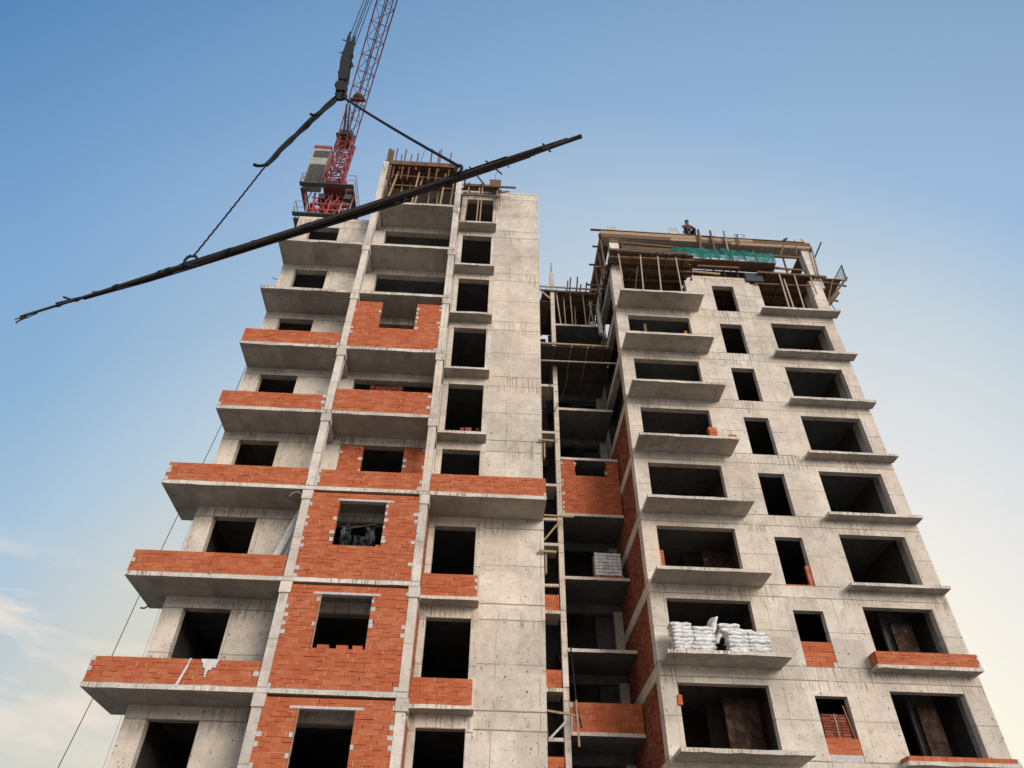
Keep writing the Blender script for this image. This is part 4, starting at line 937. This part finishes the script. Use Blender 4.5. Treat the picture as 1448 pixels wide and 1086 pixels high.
cb = MB().box(-12.36, -11.25, 25.9, 26.5, 39.75, 44.0).build('counterweight', M['white'], cr)
MB().box(-12.25, -11.25, 25.86, 25.898, 39.8, 42.0).box(-12.25, -11.25, 25.86, 25.898, 42.9, 43.65).build('ballast_panel', M['ballast'], cb)
MB().box(-12.38, -11.23, 25.85, 26.52, 44.0, 44.3).build('cap_beam', M['red'], cb)
lattice(MB(), (-10.42, 26.6, 39.6), (-10.38, 26.9, 45.6), 1.0, .85, 6, .13, .09).build('a_frame', M['red'], cr)
hp = MB().box(-11.1, -10.1, 26.2, 27.4, 45.3, 45.38)
hp.box(-11.0, -10.2, 26.5, 27.1, 45.4, 46.3).build('head_platform', M['ballast'], cr)
mb = MB()
for z in (45.9, 46.4): mb.tube([(-11.4, 26.1, z), (-10.5, 26.1, z)], .03, 5); mb.tube([(-11.4, 26.1, z), (-11.4, 27.4, z)], .03, 5)
for x, y in ((-11.4, 26.1), (-10.9, 26.1), (-11.4, 27.4)): mb.tube([(x, y, 45.3), (x, y, 46.4)], .03, 5)
mb.build('railing', M['steel'], cr)
for o in cr.children:
    if o.name.split('.')[0] not in ('a_frame', 'head_platform', 'access_ladder'): o.location.y += 1.3 if o.name.split('.')[0] != 'counterweight' else .75
JB, JT = Vector((-10.25, 26.3, 40.2)), Vector((-3.42, 7.62, 48.4))
jib = lattice(MB(), JB, JB.lerp(JT, .96), 1.0, 1.12, 22, .075, .034, True).build('jib', M['jib'], cr)
pj = JB.lerp(JT, .235)
MB().blob((pj.x, pj.y, pj.z), (.34, .3, .22), 12, 8).box(pj.x-.45, pj.x+.45, pj.y-.1, pj.y+.1, pj.z-.35, pj.z-.2).build('jib_winch', M['redply'], jib)
MB().tube([JT+Vector((-.35, .4, -.1)), JT+Vector((.35, .4, -.1))], .3, 12).build('head_sheave', M['ballast'], jib)
MB().tube([JT+Vector((-.3, .4, .3)), (-10.6, 26.8, 46.2)], .03, 5).tube([JT+Vector((.3, .4, .3)), (-10.2, 26.8, 46.2)], .03, 5).build('luffing_rope', M['cable'], jib)
MB().bar((-10.62, 26.4, 45.4), (-11.0, 26.2, 49.2), .14, .1, up=(0, 1, 0)).bar((-10.42, 26.4, 45.4), (-10.78, 26.2, 49.2), .1, .1, up=(0, 1, 0)).build('gantry_strut', M['steel'], cr)

# ================================================================== hook block, slings, rebar bundle
hx, hy = -3.47, 7.6
hb = thing('hook_block', (hx, hy, 14.75), 'long black hook block hanging on four hoist ropes beside the jib', 'hook')
mb = MB()
for dy in (-.07, .07): mb.hexa([(hx-.14, hy+dy-.015, 15.3), (hx+.07, hy+dy-.015, 15.3), (hx+.07, hy+dy+.015, 15.3), (hx-.14, hy+dy+.015, 15.3), (hx-.17, hy+dy-.015, 16.2), (hx+.05, hy+dy-.015, 16.2), (hx+.05, hy+dy+.015, 16.2), (hx-.17, hy+dy+.015, 16.2)]).hexa([(hx-.17, hy+dy-.015, 16.2), (hx+.05, hy+dy-.015, 16.2), (hx+.05, hy+dy+.015, 16.2), (hx-.17, hy+dy+.015, 16.2), (hx-.12, hy+dy-.015, 17.0), (hx+.04, hy+dy-.015, 17.0), (hx+.04, hy+dy+.015, 17.0), (hx-.12, hy+dy+.015, 17.0)])
mb.bar((hx-.10, hy, 16.8), (hx-.10, hy, 17.5), .07, .07).bar((hx+.01, hy, 16.8), (hx+.01, hy, 17.3), .05, .07)
mb.tube([(hx-.10, hy, 17.3), (hx-.10, hy, 17.75)], .022, 6).tube([(hx+.03, hy, 17.1), (hx+.03, hy, 17.5)], .03, 6).tube([(hx-.24, hy, 17.32), (hx+.08, hy, 17.15)], .014, 6).tube([(hx-.25, hy, 16.65), (hx-.1, hy, 16.6)], .013, 6).tube([(hx+.04, hy, 16.3), (hx+.12, hy, 16.0), (hx+.07, hy, 15.95)], .02, 6)
mb.build('cheek_plate', M['steel'], hb)
for z in (16.55, 16.05, 15.6): MB().tube([(hx-.05, hy-.05, z), (hx-.05, hy+.05, z)], .13, 14).build('sheave', M['steel'], hb)
MB().tube([(hx-.05, hy, 15.4), (hx-.05, hy, 14.95)], .075, 10).box(hx-.13, hx+.05, hy-.09, hy+.09, 15.22, 15.36).build('swivel', M['steel'], hb)
MB().hexa([(hx-.14, hy-.08, 14.75), (hx+.06, hy-.08, 14.75), (hx+.06, hy+.08, 14.75), (hx-.14, hy+.08, 14.75), (hx-.16, hy-.085, 15.12), (hx+.07, hy-.085, 15.12), (hx+.07, hy+.085, 15.12), (hx-.16, hy+.085, 15.12)]).blob((hx-.15, hy, 15.08), (.05, .07, .07)).build('counter_housing', M['steel'], hb)
for o in hb.children:
    for v in o.data.vertices: v.co.x += .11-.075*v.co.z
hx += .10
hk = [(hx-.03+.13*math.sin(a), hy, 14.62-.13*math.cos(a)+.0) for a in [i*.45 for i in range(-1, 10)]]
MB().tube([(hx-.03, hy, 14.85), (hx-.03, hy, 14.7)]+hk, .05, 8, .03).build('hook', M['steel'], hb)
hx -= .19
mb = MB()
for i in range(4):
    x = -3.72+.06*i; mb.tube([(hx-.1+.06*i, hy+.03*(i % 2), 16.5), (hx-.08+.065*i, hy+.2, JT.z-.1)], .011, 5)
mb.build('hoist_rope', M['cable'], hb)
hx = -3.40
ZB = 10.3
def bend(a, b, sag, n=16, wob=0, seed=0):
    r = random.Random(seed); a, b = Vector(a), Vector(b); out = []
    for i in range(n+1):
        t = i/n; p = a.lerp(b, t)+Vector(sag)*4*t*(1-t)
        if 0 < i < n: p += Vector((r.uniform(-wob, wob), r.uniform(-wob, wob), r.uniform(-wob, wob)))
        out.append(p)
    return out
A1, A2 = Vector((-5.48, 8.68, ZB+.1)), Vector((-.62, 6.47, ZB+.1)); H0 = Vector((hx-.05, hy, 14.6))
sl = thing('lifting_sling', H0, 'thick black doubled sling from the hook down to the left half of the bundle', 'sling')
mid = Vector((-4.62, 8.2, 12.82))
MB().tube(bend(H0, mid, (-.04, 0, .0), 14, .014, 1), .040, 7).tube(bend(H0+Vector((.02, .03, 0)), mid+Vector((0, .02, -.02)), (-.025, 0, -.02), 14, .012, 2), .028, 7).build('sling_strap', M['cable'], sl)
ch = MB(); pts = bend(mid, A1, (0, 0, -.04), 34)
for i in range(len(pts)-1): ch.tube([pts[i]+Vector((.007*(i % 2), 0, 0)), pts[i+1]+Vector((.007*(i % 2), 0, 0))], .017, 6)
ch.build('chain', M['cable'], sl)
MB().tube(bend(mid, (-4.86, 8.2, 12.79), (0, 0, -.05), 6), .035, 6).build('free_end', M['cable'], sl)
MB().tube(bend(H0, (-3.72, 7.65, 13.92), (.06, 0, .0), 8)+[Vector((-3.80, 7.65, 13.86)), Vector((-3.88, 7.65, 13.9))], .03, 6).build('loose_tail', M['cable'], sl)
MB().tube([A1+Vector((.13*math.sin(a)*.8, .0, -.1+.15*math.cos(a))) for a in [i*.6 for i in range(11)]], .03, 6).build('choker_loop', M['cable'], sl)
s2 = thing('lifting_sling', H0, 'single thin black sling from the hook to the right half of the bundle', 'sling')
MB().tube(bend(H0+Vector((.06, 0, .05)), A2, (0, 0, -.05), 14), .026, 7).build('sling_strap', M['cable'], s2)
MB().tube([A2+Vector((.05*math.sin(a), -.03*math.sin(a), -.1+.11*math.cos(a))) for a in [i*.6 for i in range(11)]], .03, 6).build('choker_loop', M['cable'], s2)
rb = thing('rebar_bundle', (-3.0, 7.6, ZB), 'long dark bundle of steel reinforcing bars slung slanting across the sky', 'rebar')
E0, E1 = Vector((-9.27, 10.39, ZB)), Vector((1.29, 5.77, ZB)); D = E1-E0
r = random.Random(11)
spec = [(0, .98, .030)]+[(.0, .55, .018), (.005, .6, .018)]+[(r.uniform(.09, .2), r.uniform(.86, .99), r.uniform(.018, .030)) for _ in range(11)]+[(r.uniform(.26, .34), r.uniform(.7, .8), r.uniform(.022, .034)) for _ in range(8)]+[(.75, 1.0, .040), (.72, 1.0, .030)]+[(r.uniform(.05, .5), r.uniform(.55, .97), r.uniform(.008, .014)) for _ in range(14)]
mb = MB()
for i, (t0, t1, q) in enumerate(spec):
    big = (.050 if i > 2 else .028) if i < 24 else .078
    ang = r.uniform(0, 6.28); rad = big*math.sqrt(r.random()); off = Vector((0, rad*math.cos(ang), rad*math.sin(ang)))
    off2 = off+Vector((0, r.uniform(-.05, .05), r.uniform(-.05, .05)))
    pts = []
    for j in range(13):
        t = t0+(t1-t0)*j/12; s_ = max(.45, min(1, t/.28, (1-t)/.13+.3)); sag = -.20*max(0, 1-((t-.63)/.4)**2)*0-.10*math.sin(math.pi*t)
        pts.append(E0+D*t+(off.lerp(off2, j/12))*s_+Vector((0, 0, sag+.05)))
    mb.tube(pts, q, 6)
mb.build('long_bars', M['rebar'], rb)
mb = MB()
def at(t, dz=0, dx=0): return E0+D*t+Vector((dx, 0, dz))
for a, b, w in ((at(.12, .0), at(.085, .26), .022), (at(.13, .05), at(.075, .12), .022), (at(0, .0), at(.02, -.06), .018), (at(.015, .03), at(-.003, -.12), .016),
                (at(.86, -.46), at(.835, .20), .013), (at(.885, -.32), at(.86, .22), .013), (at(.895, -.2), at(.89, .05), .010), (at(.955, -.12), at(.945, .17), .016), (at(.70, .05), at(.70, .32), .012), (at(.965, .04), at(.97, .08), .03), (at(.03, .02), at(-.012, .02), .014), (at(.04, -.02), at(-.004, -.09), .012), (at(.18, .02), at(.155, .10), .014), (at(.21, -.06), at(.25, -.14), .012), (at(.42, -.1), at(.33, -.16), .016), (at(.60, .02), at(.585, .12), .006), (at(.74, -.05), at(.735, -.25), .008), (at(.78, .04), at(.765, .2), .008), (at(.5, .0), at(.47, .09), .010)):
    MB().tube([a, b], w, 6).build('stray_bar', M['rebar'], rb)
for i, t in enumerate((.085, .125, .21, .30, .315, .43, .57, .66, .685, .80, .86, .955)):
    c = at(t, -.10*math.sin(math.pi*t)+.05); n_ = D.normalized()
    w_ = r.uniform(.03, .12); MB().tube([c-n_*w_, c+n_*w_*.3, c+n_*w_], r.uniform(.058, .078) if .2 < t < .9 else r.uniform(.03, .042), 9).build('binding_wire', M['steel'], rb)

# ================================================================== crouching worker and bird
def skin(name, chains, mat, parent, root=0, sub=2):
    """continuous skinned figure: chains of (point, radius); shared points are merged"""
    vs, rad, es, key = [], [], [], {}
    o0 = Vector(parent['_o'])
    for c in chains:
        last = None
        for p, r_ in c:
            k = tuple(round(q, 3) for q in p)
            if k not in key: key[k] = len(vs); vs.append(tuple(Vector(p)-o0)); rad.append(r_)
            if last is not None: es.append((last, key[k]))
            last = key[k]
    me = bpy.data.meshes.new(name); me.from_pydata(vs, es, []); me.update()
    ob = bpy.data.objects.new(name, me); COL.objects.link(ob); ob.parent = parent; ob['_o'] = tuple(o0)
    m = ob.modifiers.new('skin', 'SKIN'); m.use_smooth_shade = True
    for i, sv in enumerate(me.skin_vertices[0].data):
        rr_ = rad[i]; sv.radius = (rr_, rr_) if not isinstance(rr_, tuple) else rr_; sv.use_root = (i == root)
    s_ = ob.modifiers.new('sub', 'SUBSURF'); s_.levels = sub; s_.render_levels = sub
    me.materials.append(mat); return ob
px_, py_, pz_ = 11.1, 24.36, 33.42
pr = thing('person', (px_, py_, pz_), 'crouching worker in dark navy clothes with a reddish shirt on top of the beam mould', 'person')
def q(x, y, z): return (px_+x, py_+y, pz_+z)
pel, chest, neck, head = q(0, .22, .42), q(-.02, .06, .78), q(-.03, -.02, .95), q(-.04, -.06, 1.06)
sL, sR = q(-.21, .02, .86), q(.18, .06, .86); eL, eR = q(-.36, -.10, .62), q(.30, -.05, .58); wL, wR = q(-.24, -.24, .42), q(.20, -.20, .36)
kL, kR = q(-.20, -.16, .50), q(.24, -.14, .48); aL, aR = q(-.14, .06, .09), q(.20, .08, .09)
hands = []
for w_, sx in ((wL, 1), (wR, -1)):
    w = Vector(w_); pm = w+Vector((.03*sx, -.06, -.05)); hands.append([(w_, .030), (tuple(pm), .036)])
    for f in range(4):
        b0 = pm+Vector(((f-1.5)*.02, -.015, -.01)); L = (.032, .038, .035, .028)[f]
        hands.append([(tuple(pm), .036), (tuple(b0+Vector((0, -L*.7, -L*.4))), .010), (tuple(b0+Vector((0, -L*1.1, -L*1.3))), .009)])
    hands.append([(tuple(pm), .036), (tuple(pm+Vector((.04*sx, -.01, .0))), .011), (tuple(pm+Vector((.055*sx, -.04, -.01))), .009)])
body = [[(pel, .13), (chest, .13), (neck, .055), (head, .088), (q(-.045, -.07, 1.15), .082)], [(chest, .13), (sL, .07), (eL, .045), (wL, .030)], [(chest, .13), (sR, .07), (eR, .045), (wR, .030)],
        [(pel, .13), (q(-.12, .16, .40), .09), (kL, .062), (aL, .04), (q(-.15, -.12, .045), .035)], [(pel, .13), (q(.12, .18, .40), .09), (kR, .062), (aR, .04), (q(.21, -.10, .045), .035)]]+hands
b = skin('body', body, M['skin'], pr)
skin('shirt', [[(q(0, .20, .50), .145), (chest, .150), (q(-.03, 0, .90), .09)], [(chest, .150), (sL, .085), (q(-.285, -.04, .74), .066)], [(chest, .150), (sR, .085), (q(.24, .005, .72), .066)]], M['shirt'], pr)
skin('trousers', [[(q(0, .22, .50), .15), (pel, .15)], [(pel, .15), (q(-.12, .16, .40), .105), (kL, .08), (q(-.155, .02, .17), .06)], [(pel, .15), (q(.12, .18, .40), .105), (kR, .08), (q(.21, .03, .17), .06)]], M['cloth'], pr)
skin('vest', [[(q(0, .21, .46), .155), (q(-.01, .12, .64), .158), (q(-.02, .07, .74), .156)]], M['cloth'], pr)
MB().blob(q(-.04, -.03, 1.17), (.105, .115, .10), 12, 8).build('hair', M['hair'], pr)
mb = MB(); mb.blob(q(-.04, -.165, 1.10), (.016, .025, .022), 8, 6)
for sx in (-1, 1): mb.blob(q(-.04+sx*.09, -.06, 1.10), (.014, .024, .034), 8, 6)
mb.build('face', M['skin'], pr)
mb = MB()
for sx in (-1, 1): mb.blob(q(-.04+sx*.034, -.142, 1.125), (.014, .010, .009), 8, 6)
mb.tube([q(-.065, -.148, 1.055), q(-.015, -.148, 1.055)], .006, 6)
mb.build('eyes_and_mouth', M['hair'], pr)
mb = MB()
for sx, x in ((-1, -.15), (1, .21)): mb.blob(q(x, -.05, .045), (.05, .13, .045), 10, 7)
mb.build('shoes', M['hair'], pr)
pr.scale = (1.16, 1.16, 1.12)
bd = thing('bird', (16.5, 24.4, 33.36), 'black bird perched on the beam mould near the right top corner', 'bird')
bb = skin('body', [[((16.30, 24.4, 33.44), .018), ((16.42, 24.4, 33.50), .045), ((16.53, 24.4, 33.60), .085), ((16.63, 24.4, 33.70), .075), ((16.70, 24.4, 33.78), .05), ((16.74, 24.4, 33.83), .05)]], M['bird'], bd, 2)
mb = MB()
for dy in (-.07, .07): mb.blob((16.5, 24.4+dy, 33.58), (.16, .02, .06), 10, 6, lambda p: Vector((p.x, p.y, p.z+p.x*.75)))
mb.build('wing', M['bird'], bd)
MB().tube([(16.77, 24.4, 33.84), (16.85, 24.4, 33.83)], .02, 6, .004).build('beak', M['beak'], bd)
MB().tube([(16.55, 24.37, 33.55), (16.55, 24.37, 33.38)], .01, 5).tube([(16.55, 24.43, 33.55), (16.55, 24.43, 33.38)], .01, 5).build('leg', M['beak'], bd)

# ================================================================== sky, sun, camera
SUN = Vector((.50, -.80, .34)).normalized()
w = bpy.data.worlds.new('World'); sc.world = w; w.use_nodes = True
nt = w.node_tree; N = nt.nodes; Lk = nt.links
class WN(NT):
    def __init__(s): s.t = nt; s.n = N; s.l = Lk
s = WN(); bg = N['Background']
sky = s.node('ShaderNodeTexSky', sky_type='NISHITA'); sky.sun_disc = False
sky.sun_elevation = math.asin(SUN.z); sky.sun_rotation = math.atan2(SUN.x, SUN.y)
sky.air_density = 1.0; sky.dust_density = 1.5
dirv = s.node('ShaderNodeTexCoord').outputs['Generated']
sp = s.node('ShaderNodeSeparateXYZ'); Lk.new(dirv, sp.inputs[0])
z = sp.outputs[2]; x = sp.outputs[0]; y = sp.outputs[1]
Y = lambda v: (v+1)/2
yy = s.math('MULTIPLY_ADD', y, .5, .5)
left = s.ramp(yy, [(0, srgb(186, 190, 196)), (Y(-.3), srgb(120, 150, 182)), (Y(.10), srgb(78, 124, 172)), (Y(.33), srgb(88, 137, 187)), (Y(.55), srgb(130, 170, 213)), (Y(.66), srgb(144, 181, 214)), (Y(.76), srgb(174, 200, 221)), (Y(.853), srgb(208, 210, 201)), (1, srgb(222, 212, 196))])
right = s.ramp(yy, [(0, srgb(200, 200, 200)), (Y(-.3), srgb(150, 172, 196)), (Y(.10), srgb(126, 158, 188)), (Y(.264), srgb(136, 168, 199)), (Y(.45), srgb(160, 190, 222)), (Y(.575), srgb(205, 217, 224)), (Y(.69), srgb(233, 233, 232)), (Y(.78), srgb(254, 248, 231)), (1, srgb(255, 240, 210))])
azf = s.maprange(x, -.52, .56)
grad = s.mix(azf, left, right)
CLOUD = (4.7, 12.2, 20.4)
# thin clouds, low on the left and a faint veil on the right
pv = s.node('ShaderNodeVectorMath', operation='MULTIPLY'); Lk.new(dirv, pv.inputs[0]); pv.inputs[1].default_value = (7, 5, 22)
pva = s.node('ShaderNodeVectorMath', operation='ADD'); Lk.new(pv.outputs[0], pva.inputs[0]); pva.inputs[1].default_value = CLOUD
cn = s.noise(pva.outputs[0], 1.0, 6, .6, .35)
cm = s.math('MULTIPLY', s.maprange(cn, .45, .62), s.math('MULTIPLY', s.maprange(z, .43, .34), s.maprange(z, .17, .25)))
cm = s.math('MULTIPLY', cm, s.maprange(x, -.22, -.42))
grad = s.mix(s.math('MULTIPLY', cm, .75), grad, srgb(243, 229, 216))
pv2 = s.node('ShaderNodeVectorMath', operation='MULTIPLY'); Lk.new(dirv, pv2.inputs[0]); pv2.inputs[1].default_value = (2.0, 2.0, 5.5)
vn = s.noise(pv2.outputs[0], 1.0, 6, .6, .5)
vm = s.math('MULTIPLY', s.maprange(vn, .45, .75), s.math('MULTIPLY', s.maprange(x, .2, .55), s.maprange(z, .72, .5)))
grad = s.mix(s.math('MULTIPLY', vm, .4), grad, srgb(250, 244, 236))
nish = s.node('ShaderNodeVectorMath', operation='SCALE'); Lk.new(sky.outputs[0], nish.inputs[0]); nish.inputs['Scale'].default_value = .10
back = s.node('ShaderNodeVectorMath', operation='SCALE'); Lk.new(grad, back.inputs[0]); Lk.new(s.maprange(y, .0, -.8, 1.0, 1.7), back.inputs['Scale'])  # unseen sky behind the camera brightened as added frontal light
tot = s.mix(.975, nish.outputs[0], back.outputs[0])
Lk.new(tot, bg.inputs['Color']); bg.inputs['Strength'].default_value = 1.0

sl_ = bpy.data.lights.new('Sun', 'SUN'); sl_.energy = 2.9; sl_.angle = math.radians(28); sl_.color = (1, .89, .785)
so = bpy.data.objects.new('Sun', sl_); COL.objects.link(so); so.rotation_euler = SUN.to_track_quat('Z', 'Y').to_euler()

cam = bpy.data.cameras.new('Camera'); co = bpy.data.objects.new('Camera', cam); COL.objects.link(co)
f_px, pitch, roll, yaw = 1020.52, .725, .0185, .0474
cp, sp_, cy, sy, c_, s_ = math.cos(pitch), math.sin(pitch), math.cos(yaw), math.sin(yaw), math.cos(roll), math.sin(roll)
fwd = Vector((sy*cp, cy*cp, sp_)); rt0 = Vector((cy, -sy, 0)); up0 = rt0.cross(fwd)
r2 = rt0*c_+up0*s_; u2 = up0*c_-rt0*s_
co.matrix_world = Matrix(((r2.x, u2.x, -fwd.x, 0), (r2.y, u2.y, -fwd.y, 0), (r2.z, u2.z, -fwd.z, 0), (0, 0, 0, 1)))
cam.sensor_width = 36; cam.lens = f_px/1448*36; cam.clip_start = .1; cam.clip_end = 3000
sc.camera = co
for o in list(COL.objects):
    if '_o' in o: del o['_o']
vs_ = sc.view_settings; vs_.view_transform = 'Standard'; vs_.look = 'None'; vs_.exposure = 0; vs_.gamma = 1
sc.render.engine = 'CYCLES'; sc.cycles.max_bounces = 8; sc.cycles.transparent_max_bounces = 8
